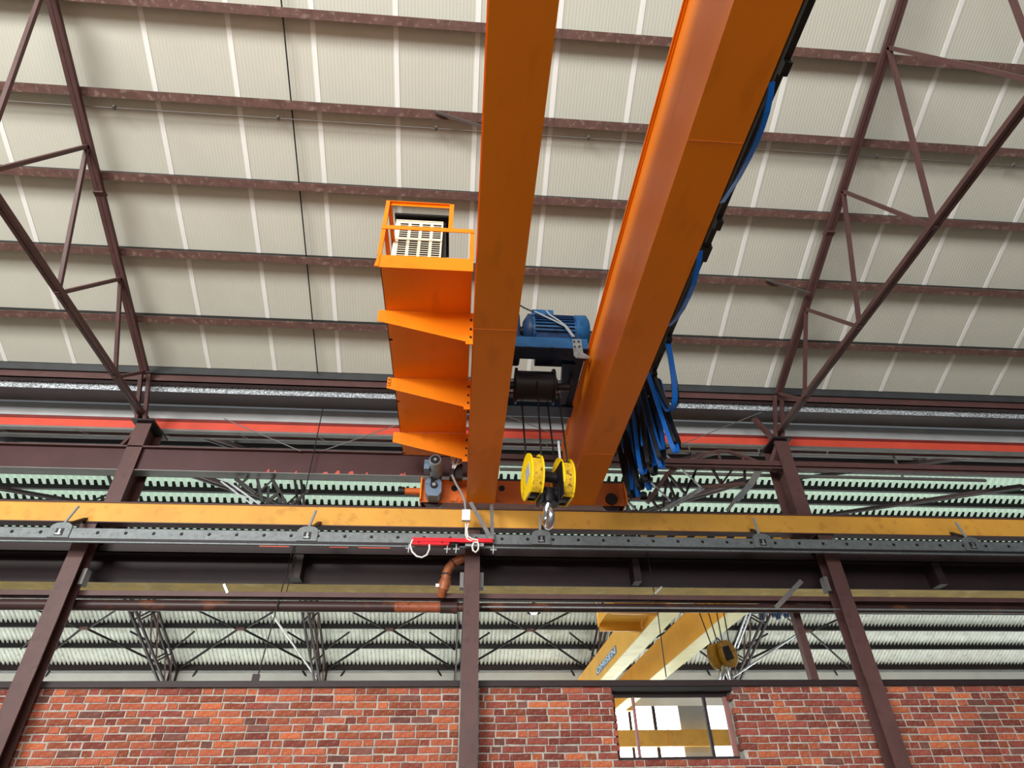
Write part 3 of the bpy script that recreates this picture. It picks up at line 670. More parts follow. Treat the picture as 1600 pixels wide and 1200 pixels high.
# ------------------------------------------------------------------ blue hoist trolley
tr = thing('hoist_trolley', (1.0, 6.1, 6.36), 'dark blue hoist trolley with finned motor, riding between the orange girders', 'hoist')
yq = PZ(860, 561, 6.30).y
MB().box(0.47, 1.43, 5.46, 5.76, 6.44, 6.455, 0).box(0.47, 1.43, 5.46, 5.475, 6.30, 6.44, 0).box(0.47, 1.43, 5.455, yq, 6.288, 6.30, 1).box(0.30, 1.60, 5.56, 5.72, 6.40, 6.44, 1).build('front_beam', ['blue', 'blue_dark'], tr)
MB().box(0.47, 1.44, 6.66, 6.9, 6.29, 6.42).build('rear_beam', 'blue_dark', tr)
for x0, x1 in ((0.47, 0.56), (1.30, 1.42)):
    MB().box(x0, x1, 5.5, 6.8, 6.32, 6.44).build('side_beam', 'blue_dark', tr)
MB().prism([(1.16, 5.75, 6.44), (1.32, 5.75, 6.44), (1.32, 6.6, 6.44), (1.26, 6.6, 6.44)], (0, 0, -0.15)).build('web_plate', 'blue_dark', tr)
for x in (0.26, 1.60):
    for y in (5.65, 6.7): MB().cyl((x-0.035, y, 6.47), (x+0.035, y, 6.47), 0.12, 20).build('wheel', 'black_steel', tr)
MB().cyl((0.62, 6.06, 6.17), (1.07, 6.06, 6.17), 0.19, 28).cyl((0.60, 6.06, 6.17), (0.625, 6.06, 6.17), 0.225, 28).cyl((1.065, 6.06, 6.17), (1.09, 6.06, 6.17), 0.225, 28).build('rope_drum', 'black_steel', tr)
for xa_, xb_, xc_ in ((0.50, 0.60, 0.485), (1.09, 1.30, 1.285)):
    MB().cyl((xa_, 6.06, 6.17), (xb_, 6.06, 6.17), 0.05, 14).box(xc_, xc_+0.03, 5.95, 6.17, 6.12, 6.36).build('drum_shaft', 'black_steel', tr)
# motor
my, mz, mr = 5.85, 6.89, 0.2
mo = MB().cyl((0.80, my, mz), (1.36, my, mz), mr, 28).build('motor', 'blue', tr)
mb = MB()
for i in range(30):
    a = 2*PI*i/30
    mb.bar((0.84, my+math.cos(a)*(mr+0.012), mz+math.sin(a)*(mr+0.012)), (1.34, my+math.cos(a)*(mr+0.012), mz+math.sin(a)*(mr+0.012)), 0.008, 0.03, (0, math.cos(a), math.sin(a)))
mb.build('cooling_fins', 'blue_dark', mo, kind='stuff')
MB().tube([(1.36, my, mz), (1.50, my, mz), (1.54, my, mz)], [mr+0.035, mr+0.035, mr-0.02], 28).build('fan_cover', 'blue', mo)
MB().tube([(0.70, my, mz), (0.76, my, mz), (0.80, my, mz)], [0.13, mr+0.03, mr+0.03], 28).build('end_bell', 'blue_dark', mo)
MB().box(0.82, 1.10, my-0.10, my+0.14, mz+mr, mz+mr+0.1).build('terminal_box', 'blue', mo)
MB().box(0.85, 1.40, my-0.16, my+0.16, 6.455, mz-mr*0.75).build('motor_foot', 'blue_dark', tr)
MB().tube([(0.86, my-0.1, mz+mr+0.06), (0.95, my-0.22, mz+0.08), (1.08, my-0.24, mz-0.02), (1.2, my-0.24, mz-0.1), (1.30, my-0.2, mz-0.24)], 0.012, 8).build('motor_cable', 'grey_cable', tr)
MB().tube([(1.0, my-0.1, mz+mr+0.1), (1.03, my-0.2, mz+0.12), (1.12, my-0.24, mz), (1.22, my-0.24, mz-0.1), (1.32, my-0.2, mz-0.24)], 0.012, 8).build('motor_cable', 'grey_cable', tr)
MB().tube([(0.84, my-0.1, mz+mr+0.05), (0.72, my-0.1, mz+mr+0.12), (0.62, my-0.05, mz+mr+0.25), (0.54, my, mz+mr+0.34)], 0.01, 8).build('motor_cable', 'black_rubber', tr)
gx = MB().box(0.42, 0.66, 5.72, 6.05, 6.46, 7.10).build('gearbox', 'blue_dark', tr, bevel=0.03)
MB().cyl((0.40, 5.9, 7.15), (0.62, 5.9, 7.15), 0.12, 20).build('brake', 'blue', tr)
MB().cyl((0.66, my, mz), (0.72, my, mz), 0.06, 16).build('coupling', 'black_steel', tr)
MB().prism([PY(894, 531, 5.452), PY(908, 531, 5.452), PY(911, 552, 5.452), PY(922, 558, 5.452), PY(920, 561, 5.452), PY(900, 560, 5.452), PY(896.5, 556, 5.452)], (0, -0.01, 0)).build('guide_plate', 'galv', tr)
for px, py in ((897, 534), (904, 534), (898, 542), (905, 542)):
    p = PY(px, py, 5.44); MB().cyl(p, p+Vector((0, -0.008, 0)), 0.012, 8).build('bolt', 'black_steel', tr)

# ------------------------------------------------------------------ hook block
hb = thing('hook_block', (0.935, 6.1, 4.34), 'yellow two sheave hook block with bright steel hook hanging below the trolley', 'hook')
def sheave(x0, x1, zc, label=None, face=True):
    r, yy = 0.272, 6.1
    prof = []
    for i in range(25):
        a = math.radians(-62+304*i/24)
        prof.append((yy+r*0.86*math.cos(a+0) if False else yy+0.25*math.cos(a), zc+r*math.sin(a)))
    s_ = MB()
    n = len(prof)
    s_.prism([(x0, y, z) for y, z in prof], (0.02, 0, 0), 0)
    s_.prism([(x1-0.02, y, z) for y, z in prof], (0.02, 0, 0), 0)
    for i in range(n-1):
        (ya, za), (yb_, zb_) = prof[i], prof[i+1]
        up = (za+zb_)/2 > zc+0.12
        if not up:
            s_.prism([(x0+0.02, ya, za), (x0+0.02, yb_, zb_), (x0+0.02, yb_*0.96+yy*0.04, zb_*0.96+zc*0.04), (x0+0.02, ya*0.96+yy*0.04, za*0.96+zc*0.04)], (x1-x0-0.04, 0, 0), 1)
    o = s_.build('sheave_housing', ['hook_yellow', 'hook_yellow_worn'], hb)
    MB().cyl((x0+0.025, yy, zc), (x1-0.025, yy, zc), 0.235, 28).build('sheave', 'black_steel', o)
    return o
s1 = sheave(0.70, 0.845, 4.905)
MB().prism([(0.696, 5.94, 4.86), (0.696, 6.10, 4.80), (0.696, 6.12, 4.98), (0.696, 5.96, 5.02)], (0.004, 0, 0)).build('name_plate', 'hook_label', s1)
s2 = sheave(1.055, 1.195, 4.885)
MB().box(1.042, 1.055, 5.87, 6.22, 4.62, 5.02).build('side_plate', 'black_rubber', s2)
MB().cyl((0.845, 6.1, 4.93), (1.055, 6.1, 4.93), 0.062, 20).box(0.845, 1.055, 6.04, 6.16, 4.76, 4.775).build('axle', 'black_steel', hb)
MB().cyl((0.86, 6.1, 4.72), (1.04, 6.1, 4.72), 0.07, 18).cyl((0.95, 6.1, 4.60), (0.95, 6.1, 4.76), 0.085, 20).box(0.83, 0.86, 6.0, 6.2, 4.60, 4.78).box(1.03, 1.06, 6.0, 6.2, 4.60, 4.78).build('crosshead', 'black_rubber', hb)
hk = []
hx, hz = 0.925, 4.44
hk += [((hx+0.015, 6.1, 4.62), 0.04), ((hx+0.012, 6.1, 4.57), 0.042)]
for a in range(-60, 235, 12):
    th = math.radians(60-a)
    hk.append(((hx, 6.1+0.085*math.cos(th)-0.0, hz-0.01+0.095*math.sin(th)), 0.036+0.014*math.sin(min(PI, max(0, math.radians(a+60)*0.65)))))
hk.append(((hx, 6.0, hz+0.10), 0.012))
# plain path for the hook: shank then bowl
path = [((hx+0.015, 6.1, 4.64), 0.04), ((hx+0.01, 6.1, 4.58), 0.04), ((hx, 6.13, 4.535), 0.042)]
for a in range(60, -211, -15):
    th = math.radians(a)
    path.append(((hx, 6.07+0.10*math.cos(th), 4.435+0.095*math.sin(th)), 0.034+0.014*max(0, math.sin(-th))))
path.append(((hx, 5.985, 4.52), 0.014))
MB().tube([p for p, r in path], [r for p, r in path], 14).build('hook', 'chrome', hb)
MB().bar((hx, 6.1, 4.55), (hx, 6.0, 4.48), 0.02, 0.008).build('safety_latch', 'galv', hb)
for a, b in (((0.70, 6.2, 6.2), (0.74, 6.2, 5.0)), ((0.825, 5.90, 6.2), (0.835, 5.93, 5.05)), ((1.03, 6.2, 6.2), (1.09, 6.2, 5.0)), ((1.075, 5.90, 6.2), (1.14, 5.93, 5.02))):
    MB().cyl(a, b, 0.011, 8).build('wire_rope', 'rope', hb)
MB().bar((1.075, 6.0, 5.36), (1.10, 6.06, 5.12), 0.025, 0.02).build('rope_wedge', 'galv', hb)

hb.rotation_euler.z = math.radians(9)
# ------------------------------------------------------------------ valley zone: brown beam, braces, pipes between the halls
z0, z1 = ZY(748, 8.3), ZY(703, 8.3)
zb_, zt_ = ZY(738.5, 8.22), ZY(704, 8.22)
t = thing('brown_beam', (-3, 8.3, zb_), 'deep brown beam with flaking red patches, behind the drive motor on the left', 'beam')
yq = PZ(450, 748, zb_).y
MB().box(-12, 0.1, 8.22, yq, zb_-0.012, zb_, 1).box(-12, 0.1, 8.26, 8.275, zb_, zt_, 0).box(-12, 0.1, 8.20, 8.36, zt_-0.01, zt_+0.012, 2).build('i_section', ['brown_red', 'grey_bar', 'brown'], t)
for a, w, h in ((418, 5, 5), (429, 4, 3), (462, 4, 2.5), (508, 12, 2), (527, 10, 5), (548, 12, 4.5), (573, 5, 3), (632, 5, 4), (627, 9, 2)):
    p = PY(a, 739, 8.258)
    mpx = 0.0093
    MB().prism([(p.x-w*mpx/2, 8.256, zb_), (p.x+w*mpx/2, 8.256, zb_), (p.x+w*mpx*0.25, 8.256, zb_+h*mpx+0.03), (p.x-w*mpx*0.1, 8.256, zb_+h*mpx*0.8+0.03)], (0, 0.004, 0)).build('primer_patch', 'chip', t)
zb2, zt2 = ZY(728, 8.25, 1100), ZY(717, 8.25, 1100)
MB().box(0.2, 14, 8.25, 8.26, zb2+0.03, zt2).box(0.2, 14, 8.25, 8.36, zb2+0.03, zb2+0.04).box(0.2, 14, 8.27, 8.36, zb2, zb2+0.03).build('brown_rail', 'brown', base=(0.2, 8.25, zb2), label='slim brown rail running right, from behind the girders to the right column', cat='rail')
zp_ = ZY(733.5, 8.8, 800)
MB().tube([(XY(781, 734, 8.8), 8.8, zp_), (9, 8.8, zp_)], 0.03, 10).box(1.88, 1.9, 8.78, 8.82, zp_, 7.3).box(7.5, 7.52, 8.78, 8.82, zp_, 7.3).build('grey_pipe', 'grey_bar', base=(1, 8.8, zp_), label='long pale grey tube behind the hook block and festoon cables', cat='pipe')
# arched lattice girder behind the right bay
lg = thing('lattice_girder', (3.3, 8.42, 5.8), 'brown arched lattice girder between festoon cables and the right column', 'truss')
def B(a, b, w=0.045, Y=8.42, m='brown', nm='member', d=None):
    MB().bar(PY(*a, Y), PY(*b, d or Y), w, w*0.8).build(nm, m, lg)
arch = [(1078, 723), (1095, 712), (1122, 705), (1140, 706), (1160, 713), (1190, 724)]
for i in range(len(arch)-1): B(arch[i], arch[i+1], 0.05, nm='arch_chord')
for a, b in (((1122, 705), (1126, 722)), ((1160, 713), (1163, 725)), ((1095, 712), (1096, 724))): B(a, b, 0.035, nm='post')
B((1188, 724), (1215, 735), 0.05, nm='end_bar')
low = [(1012, 785), (1042, 742), (1060, 728)]
for i in range(2): B(low[i], low[i+1], 0.08, nm='inclined_chord')
B((1096, 762), (1163, 756), 0.06, nm='bottom_chord')
for a, b in (((1091, 727), (1073, 764)), ((1110, 727), (1127, 757)), ((1149, 727), (1127, 757)), ((1042, 745), (1036, 795)), ((1045, 742), (1071, 772)), ((1071, 772), (1086, 740)), ((1015, 775), (1028, 795)), ((1042, 748), (1060, 790)), ((1163, 728), (1164, 753))): B(a, b, 0.04, nm='web_member', m='brown_dark')
lb = thing('cross_brace', (3.3, 8.75, 5.6), 'pale pair of angle braces crossing in front of the lattice girder at right', 'brace')
for a, b, w in (((1008, 745), (1048, 783), 0.022), ((1040, 710), (1096, 762), 0.022), ((1096, 762), (1034, 797), 0.03), ((1100, 764), (1042, 797), 0.025), ((976, 780), (992, 796), 0.025)):
    MB().bar(PY(*a, 8.37), PY(*b, 8.37), w, w).build('angle_bar', 'galv', lb)
gbr = thing('gusset_brace', (4.6, 8.8, 5.6), 'grey perforated brace leaning against the right column above the ochre beam', 'brace')
MB().bar(PY(1186, 735, 8.37), PY(1172, 758, 8.37), 0.10, 0.02, (0, 1, 0)).build('plate', 'grey_bar', gbr)
MB().bar(PY(1172, 758, 8.37), PY(1150, 782, 8.37), 0.09, 0.02, (0, 1, 0)).build('plate', 'galv_dull', gbr)
MB().bar(PY(1150, 780, 8.37), PY(1136, 798, 8.37), 0.05, 0.02, (0, 1, 0)).build('plate', 'grey_bar', gbr)
# left cross braces in the valley
lt = thing('cross_brace', (-3.5, 8.8, 5.6), 'pale pair of angle braces and dark lattice at far left above the ochre beam', 'brace')
for a, b, w, m in (((350, 748), (405, 788), 0.022, 'galv'), ((345, 752), (396, 790), 0.02, 'galv'), ((398, 775), (430, 746), 0.02, 'brown_dark'), ((368, 748), (400, 772), 0.05, 'black_steel'), ((425, 748), (446, 786), 0.05, 'black_steel'),
                   ((402, 748), (410, 784), 0.04, 'black_steel'), ((420, 760), (418, 784), 0.03, 'black_steel'), ((437, 770), (415, 785), 0.04, 'black_steel'), ((372, 760), (390, 744), 0.03, 'black_steel'), ((482, 766), (455, 788), 0.025, 'brown_dark'), ((436, 772), (438, 786), 0.05, 'black_steel')):
    MB().bar(PY(*a, 8.37), PY(*b, 8.37), w, w).build('angle_bar', m, lt)
# thin hanging wires and wind bracing rods
def wire(pts, label, r=0.006, m='grey_bar'):
    MB().tube(pts, r, 6).build('wire', m, base=pts[0], label=label, cat='wire')
wire([PY(505, 636, 8.16), PY(491, 703, 8.16), PY(455, 868, 8.16), PY(402, 1060, 8.15)], 'thin dark wire falling from the left gutter to the brick wall top', 0.008, 'black_steel')
wire([PY(461, 868, 8.18), PY(446, 932, 8.13)], 'short thin wire beside the left stiffener of the dark girder', 0.006, 'black_steel')
wire([PY(1011, 862, 8.15), PY(1028, 960, 8.15), PY(1041, 1058, 8.15)], 'thin dark wire hanging in front of the yellow crane', 0.007, 'black_steel')
wire([PY(350, 654, 8.18), PY(470, 705, 8.19)], 'thin rod sloping down left, in front of the red beam', 0.008)
wire([PY(505, 704, 8.19), PY(620, 664, 8.18)], 'thin rod sloping up toward the orange walkway, in front of the red beam', 0.008)
wire([PY(760, 638, 8.06), PY(872, 680, 8.2), PY(935, 704, 8.26)], 'thin rod crossing the red beam between the orange girders', 0.007)
wire([PY(1012, 716, 8.255), PY(1050, 700, 8.2), PY(1150, 660, 8.1), PY(1190, 644, 8.065)], 'thin rod crossing the red beam right of the festoon', 0.007)
MB().bar(PY(1212, 950, 8.12), PY(1252, 908, 8.12), 0.06, 0.03, (0, 1, 0)).build('diagonal_strut', 'grey_bar', base=PY(1212, 950, 8.12), label='pale diagonal strut at right end of the drain pipe', cat='strut')
MB().bar(PY(793+230, 928, 8.12), PY(1034, 917, 8.1), 0.02).build('stub_bracket', 'galv', base=PY(1023, 928, 8.12), label='small bright stub beside the thin wire on the tie beam', cat='bracket')
MB().bar(PY(350, 913, 8.12), PY(356, 927, 8.12), 0.03).build('stub_bracket', 'galv', base=PY(350, 913, 8.12), label='small bright stub on the tie beam at far left', cat='bracket')
MB().bar((XY(1238.5, 948, 8.5), 8.5, 0.0), (XY(1238.5, 948, 8.5), 8.5, 4.35), 0.1, 0.1).build('slim_post', 'brown', base=(XY(1238.5, 948, 8.5), 8.5, 0), label='slim brown post behind the right brick wall', cat='column')
MB().box(XY(400, 1060, 8.15)-0.04, XY(400, 1060, 8.15)+0.04, 8.12, 8.16, 3.232, 3.31).build('wire_anchor', 'brown_dark', base=(XY(400, 1060, 8.15), 8.14, 3.232), label='small brown anchor block on the wall top at left', cat='bracket')

# ------------------------------------------------------------------ next hall: roof, trusses, far wall
NY0, NZ0 = 8.75, 7.45
NYR, NZR = 16.0, 10.77
NYE, NZE = 24.65, 1.6+6.142*0.89
def far_z(y): return NZR + (NZE-NZR)*(y-NYR)/(NYE-NYR)
def near_z(y): return NZ0 + (NZR-NZ0)*(y-NY0)/(NYR-NY0)
nc = bpy.data.objects.new('ceiling', None); link(nc); nc['kind'] = 'structure'
def sheet_mesh(w, n, p0, p1, amp, m, seg=8):
    # trapezoidal profile: wide pans facing down, narrow raised grooves between them
    prof = ((0.0, 0.0), (0.58, 0.0), (0.68, 1.0), (0.88, 1.0), (0.98, 0.0))
    vs = []; fs = []; xs_ = []
    for i in range(n):
        for u, h in prof: xs_.append(((i+u)*w/n, h*2*amp))
    xs_.append((w, 0.0))
    for x, h in xs_:
        for p in (p0, p1): vs.append((x, p[0], p[1]+h))
    for i in range(len(xs_)-1): fs.append((2*i, 2*i+1, 2*i+3, 2*i+2))
    return MB().add(vs, fs, 0, False).mesh('corrugated_sheet', m)
obs = [1036.5, 1003.5, 972.5, 944.5, 918.5, 894, 871, 849, 828, 808, 786, 763, 740, 722]
def far_hit(y):
    # intersect pixel row with the far slope plane
    d = ray(500, y); s = (NZE-NZR)/(NYE-NYR)
    k = (NZR + s*(0-NYR) - CAM.z)/(d.z - s*d.y); return d.y*k
ys = [far_hit(y) for y in obs]
ys = sorted([y for y in ys if y < NYE])
PUR = [y for y in ys if y > NYR+0.2]
rows = [NYR] + PUR + [NYE+0.1]
for i in range(len(rows)-1):
    a, b = rows[i], rows[i+1]+0.05
    upper = b < 19.2
    pitch = 0.22 if upper else 0.146
    n = 10; w = pitch*n
    me = sheet_mesh(w, n, (a, far_z(a)+0.02), (b, far_z(b)-0.035), 0.05 if upper else 0.034, 'translucent' if upper else 'sheet')
    X0, X1 = -18.0*b/24-2, 21.0*b/24+4
    k = 0
    x = X0
    while x < X1:
        o = bpy.data.objects.new('corrugated_sheet', me); o.location = (x, 0, 0); link(o, nc); x += w
PURL = ['at the eave of', 'just above the eave of', 'third up from the eave of', 'fourth up from the eave of', 'fifth up on', 'sixth up on', 'seventh up on', 'eighth up on', 'ninth up on', 'tenth up on', 'eleventh up on', 'twelfth up on', 'next to the ridge of', 'at the ridge of']
for i, y in enumerate(reversed(PUR)):
    z = far_z(y)
    pb = MB(); up_ = y < 19.3
    pit = 0.22 if up_ else 0.146
    rw = [r_ for r_ in rows if r_ < y-0.01][-1]
    b_ = y+0.05; X0 = -18.0*b_/24-2; X1 = 21.0*b_/24+4; ln = 0.15 if up_ else 0.10
    am = 0.10 if up_ else 0.068
    q_ = X0
    while q_ < X1:
        a0_, a1_ = q_+pit*0.5, q_+pit*1.02
        zz = far_z(y-ln)-0.012; zy = far_z(y)-0.05
        pb.add([(a0_, y, zy), (a1_, y, zy), ((a0_*0.85+a1_*0.15), y-ln, zz), ((a0_*0.15+a1_*0.85), y-ln, zz), (a0_, y, zy+am), (a1_, y, zy+am)], [(0, 1, 3, 2), (0, 4, 5, 1), (0, 2, 4), (1, 5, 3)])  # dark teeth shaped to imitate shade in the sheet grooves above the purlin
        q_ += pit
    pb.box(-21, 26, y-0.05, y+0.06, z-0.20, z-0.075).box(-21, 26, y-0.04, y+0.04, z-0.075, z-0.06).build('far_purlin', 'black_steel' if i else 'brown_dark', base=(0, y, z-0.14), label='dark purlin ' + PURL[min(i, 13)] + ' the corrugated roof in the next hall', cat='purlin', group='purlins of the corrugated roof')
# near slope of the next hall, seen at a grazing angle
for i in range(6):
    a = NY0 + (NYR-NY0)*i/6; b = NY0+(NYR-NY0)*(i+1)/6+0.06
    me = sheet_mesh(2.2, 10, (a, near_z(a)-0.03), (b, near_z(b)+0.02), 0.028, 'sheet_shaded')
    x = -9.5-0.4*i
    while x < 15+1.0*i:
        o = bpy.data.objects.new('corrugated_sheet', me); o.location = (x, 0, 0); link(o, nc); x += 2.2
    z = near_z(a+0.1)
    MB().box(-14, 22, a, a+0.1, z-0.22, z-0.07).build('near_purlin', 'black_steel', base=(0, a, z-0.2), label=['first', 'second', 'third', 'fourth', 'fifth', 'sixth'][i]+' dark purlin beyond the gutter, rising to the ridge of the next hall', cat='purlin', group='purlins of the corrugated roof')

# trusses of the next hall
def bay_truss(x, lab):
    t = thing('bay_truss', (x, NYE, NZE), lab, 'truss', 'lattice trusses of the next hall')
    def T(y): return Vector((x, y, (far_z(y) if y > NYR else near_z(y))-0.28))
    def L_(y):
        return Vector((x, y, 1.6+4.95*0.89 + (1-abs(y-NYR)/8.6)*3.2))
    for nm, fn, d in (('top_chord', T, 0), ('bottom_chord', L_, 0)):
        for dx in (-0.09, 0.09):
            MB().bar(fn(NYE-0.15)+Vector((dx, 0, 0)), fn(NYR)+Vector((dx, 0, 0)), 0.06, 0.07).bar(fn(NYR)+Vector((dx, 0, 0)), fn(9.3)+Vector((dx, 0, 0)), 0.06, 0.07).build(nm, 'brown_dark', t)
    yy = [24.4, 23.6, 22.6, 21.6, 20.6, 19.4, 18.2, 17.0, 16.0]
    for i in range(len(yy)-1):
        for dx in (-0.1, 0.1):
            p, q = (L_(yy[i]), T(yy[i+1])) if i % 2 == 0 else (T(yy[i]), L_(yy[i+1]))
            MB().bar(p+Vector((dx, 0, 0)), q+Vector((dx, 0, 0)), 0.04, 0.04).build('web_member', 'brown_dark' if i % 2 else 'brown_rust', t)
    MB().bar((x-0.12, NYE-0.2, 0.0), (x-0.12, NYE-0.2, NZE), 0.06, 0.1).bar((x+0.12, NYE-0.2, 0.0), (x+0.12, NYE-0.2, NZE), 0.06, 0.1).build('post', 'brown_dark', t)
    return t
TX = [-10.0, -4.8, 0.07, 5.03, 10.25]
for x, lab in zip(TX, ('outermost left', 'beside the white diagonal brace', 'almost covered by the middle column', 'behind the left yellow girder', 'behind the yellow crane hook')):
    bay_truss(x, 'dark lattice truss under the corrugated roof, ' + lab)
y1, y2, y3 = PUR[-3], PUR[-2], PUR[-1]
def fp(x, y, d=0.25): return Vector((x, y, far_z(y)-d))
for i in range(-1, len(TX)):
    xa = TX[i] if i >= 0 else -15.0
    xb = TX[i+1] if i+1 < len(TX) else 15.3
    xm = (xa+xb)/2
    br = thing('roof_brace', fp(xm, y1), 'dark V shaped brace under the corrugated roof, bay ' + ['outermost left', 'at the far left edge', 'left of the middle column', 'right of the middle column', 'behind the yellow girders', 'at the far right'][i+1], 'brace', 'roof braces of the next hall')
    MB().box(xm-0.14, xm+0.14, y1-0.08, y1+0.08, far_z(y1)-0.27, far_z(y1)-0.2).build('gusset', 'brown_rust', br)
    for s, xe in ((-1, xa+0.15), (1, xb-0.15)):
        MB().bar(fp(xm+s*0.1, y1), fp(xe, y3-0.1), 0.05, 0.06).build('leg', 'black_steel', br)
        MB().bar(fp(xe-s*0.9, y1+0.1), fp(xe, y2), 0.045, 0.05).build('leg', 'black_steel', br)
        MB().bar(fp(xe-s*0.6, y3), Vector((xe, y3+0.6, far_z(y3)-0.95)), 0.045, 0.05).build('leg', 'black_steel', br)
        MB().bar(fp(xm+s*0.1, y1), fp(xm+s*1.3, y1-0.9), 0.045, 0.05).build('leg', 'black_steel', br)
# pale diagonal rods
MB().bar(PY(425, 960, 20), PY(495, 1060, 24.3), 0.045, 0.04).build('pale_brace', 'white_plastic', base=PY(425, 960, 20), label='pale diagonal brace left of the middle column under the corrugated roof', cat='brace')
MB().bar(PY(1145, 1058, 23.5), PY(1250, 988, 19), 0.05, 0.05).build('pale_brace', 'galv', base=PY(1145, 1058, 23.5), label='pale diagonal brace right of the yellow hook', cat='brace')
lad = thing('pale_ladder_brace', PY(1150, 1010, 20), 'pale laced strut rising behind the yellow hook block', 'brace')
for dx in (0, 5.5):
    MB().bar(PY(1147+dx, 1012, 20), PY(1170+dx, 950, 17), 0.04, 0.04).build('bar', 'galv', lad)
for q in range(9):
    a = q/8; MB().bar(PY(1147+23*a, 1012-62*a, 20-3*a), PY(1152.5+23*a, 1012-62*a, 20-3*a), 0.03, 0.03).build('rung', 'galv', lad)

# far wall with windows
wb = bpy.data.objects.new('wall_back', None); link(wb); wb['kind'] = 'structure'
Y9 = NYE
wt, ws = PY(1050, 1103, Y9).z, 2.2
zt9 = NZE+0.3
zm = ZY(1050, Y9, 600)
MB().box(-22, 30, Y9+0.05, Y9+0.25, zm, zt9).build('upper_panel', 'render', wb)
MB().box(-22, 30, Y9, Y9+0.25, wt, zm).build('lower_panel', 'render', wb)
MB().box(-22, 30, Y9-0.06, Y9+0.05, zm-0.03, zm+0.03).build('sheet_rail', 'fascia', wb)
MB().box(-22, 30, Y9, Y9+0.25, 0, ws).build('base_panel', 'render', wb)
xs = [XY(p, 1130, Y9) for p in (965, 983.5, 987.5, 1021.5, 1026.5, 1063, 1104.5, 1131)]
edges = []
p1 = xs[4]-xs[2]; unit = xs[6]-xs[5]
base_pat = [(xs[2], xs[3]), (xs[4], xs[5])]
xq = XY(947, 1130, Y9); per = (xs[6]-xq)
wn = 0; xprev = -22
spans = []
for k in range(-8, 7):
    o_ = k*per
    spans += [(o_+xq, o_+xs[1]), (o_+xs[2], o_+xs[3]), (o_+xs[4], o_+xs[5])]
# one more light left of the panel so the row reads 3 panes, panel, 3 panes
for (a, b) in spans:
    if a > xprev: MB().box(xprev, a, Y9, Y9+0.2, ws, wt).build('pier', 'far_grey' if a-xprev > 0.5 else 'brown_dark', wb)
    xprev = b
    wn += 1
    w_ = bpy.data.objects.new('window_%d' % (wn+1), None); link(w_); w_['kind'] = 'structure'
    MB().box(a, b, Y9+0.08, Y9+0.1, ws, wt).build('pane', 'bright_pane', w_)
    MB().box(a, b, Y9+0.03, Y9+0.07, (ws+wt)/2+0.9, (ws+wt)/2+0.92).build('glazing_bar', 'grey_bar', w_)
MB().box(xprev, 30, Y9, Y9+0.2, ws, wt).build('pier', 'far_grey', wb)
# far runway beam
yb9 = 24.1
z0, z1 = PY(1050, 1166, yb9).z, PY(1050, 1140, yb9).z
t = thing('runway_beam', (0, yb9, z0), 'ochre runway beam on the far side of the next hall, seen through the window', 'beam')
MB().box(-20, 22, yb9, yb9+0.2, z0, z1).build('box_beam', 'ochre', t)
for x in (XY(1045, 1150, yb9), XY(1045, 1150, yb9)-5, XY(1045, 1150, yb9)+5): MB().box(x-0.03, x+0.03, yb9-0.06, yb9, z0, z1).build('stiffener', 'ochre', t)

# ------------------------------------------------------------------ yellow crane of the next hall
k9 = 5.42
yc = thing('overhead_crane', (5, 9.3, k9), 'yellow double girder crane with blue and white sign, in the next hall above the wall', 'crane')
def gx(px, py): return PZ(px, py, k9).x
A0, A1 = PZ(1018, 968, k9).x, PZ(1018, 1003, k9).x
a0 = (PZ(1005, 984.7, k9).x+PZ(942.7, 1059, k9).x)/2; a1 = (PZ(1066, 948.6, k9).x+PZ(967.8, 1059, k9).x)/2
b0 = (PZ(1140.7, 949.7, k9).x+PZ(1022.5, 1059, k9).x)/2; b1 = (PZ(1172.4, 949.7, k9).x+PZ(1045.5, 1059, k9).x)/2
zA = (PX(954.7, 985.8, a0).z+PX(907.7, 1059, a0).z)/2
g1 = girder(a0, a1, yc, 'yellow', 9.8, 24.2, k9, zA, 'yellow_lit_bottom')
g2 = girder(b0, b1, yc, 'yellow', 9.8, 24.2, k9, zA, 'yellow_lit_bottom')
MB().box(a0-0.15, b1+0.3, 24.0, 24.3, k9+0.02, k9+0.4).build('end_carriage', 'yellow', yc)
# walkway
yA, yB = PX(1003, 985, a0).y, PX(1026, 957, a0).y
zw = k9+0.22
wl = PY(937, 983, yA).x
wy = MB().box(wl, a0, 11.4, yA, zw, zw+0.01).box(wl-0.01, wl, 11.4, yA, zw-0.06, zw+0.16).build('walkway', 'yellow', yc)
for yy in (yA, yB):
    MB().prism([(wl-0.01, yy, k9+0.06), (a0, yy, k9), (a0, yy, zw), (wl-0.01, yy, zw)], (0, 0.01, 0)).box(wl-0.01, a0, yy-0.05, yy, k9+0.02, k9+0.03).build('bracket', 'yellow', wy)
MB().box(wl-0.04, wl-0.01, yA-0.05, yA, zw-0.1, zw+1.0).build('rail_post', 'yellow', wy)
# hazard striped end plate, seen through the slot under the ochre beam
hz0, hz1 = PY(1100, 848, 9.5).z, PY(1100, 834, 9.5).z
hx0, hx1 = PY(1003, 840, 9.5).x, PY(1218, 840, 9.5).x
hp = MB().box(hx0, hx1, 9.5, 9.52, hz0, hz1).build('end_plate', 'yellow', yc, label='yellow end plate with black hazard stripes')
n = 7
for i in range(n):
    xx = hx0+(hx1-hx0)*i/n
    MB().prism([(xx, 9.498, hz0), (xx+0.13, 9.498, hz0), (xx+0.28, 9.498, hz1), (xx+0.15, 9.498, hz1)], (0, 0.004, 0)).build('stripe', 'black_rubber', hp)
# festoon rail
MB().box(PY(1184, 946, 13).x, PY(1184, 946, 13).x+0.05, 9.6, 20, PY(1184, 938, 13).z, PY(1184, 938, 13).z+0.06).build('festoon_rail', 'black_steel', yc)
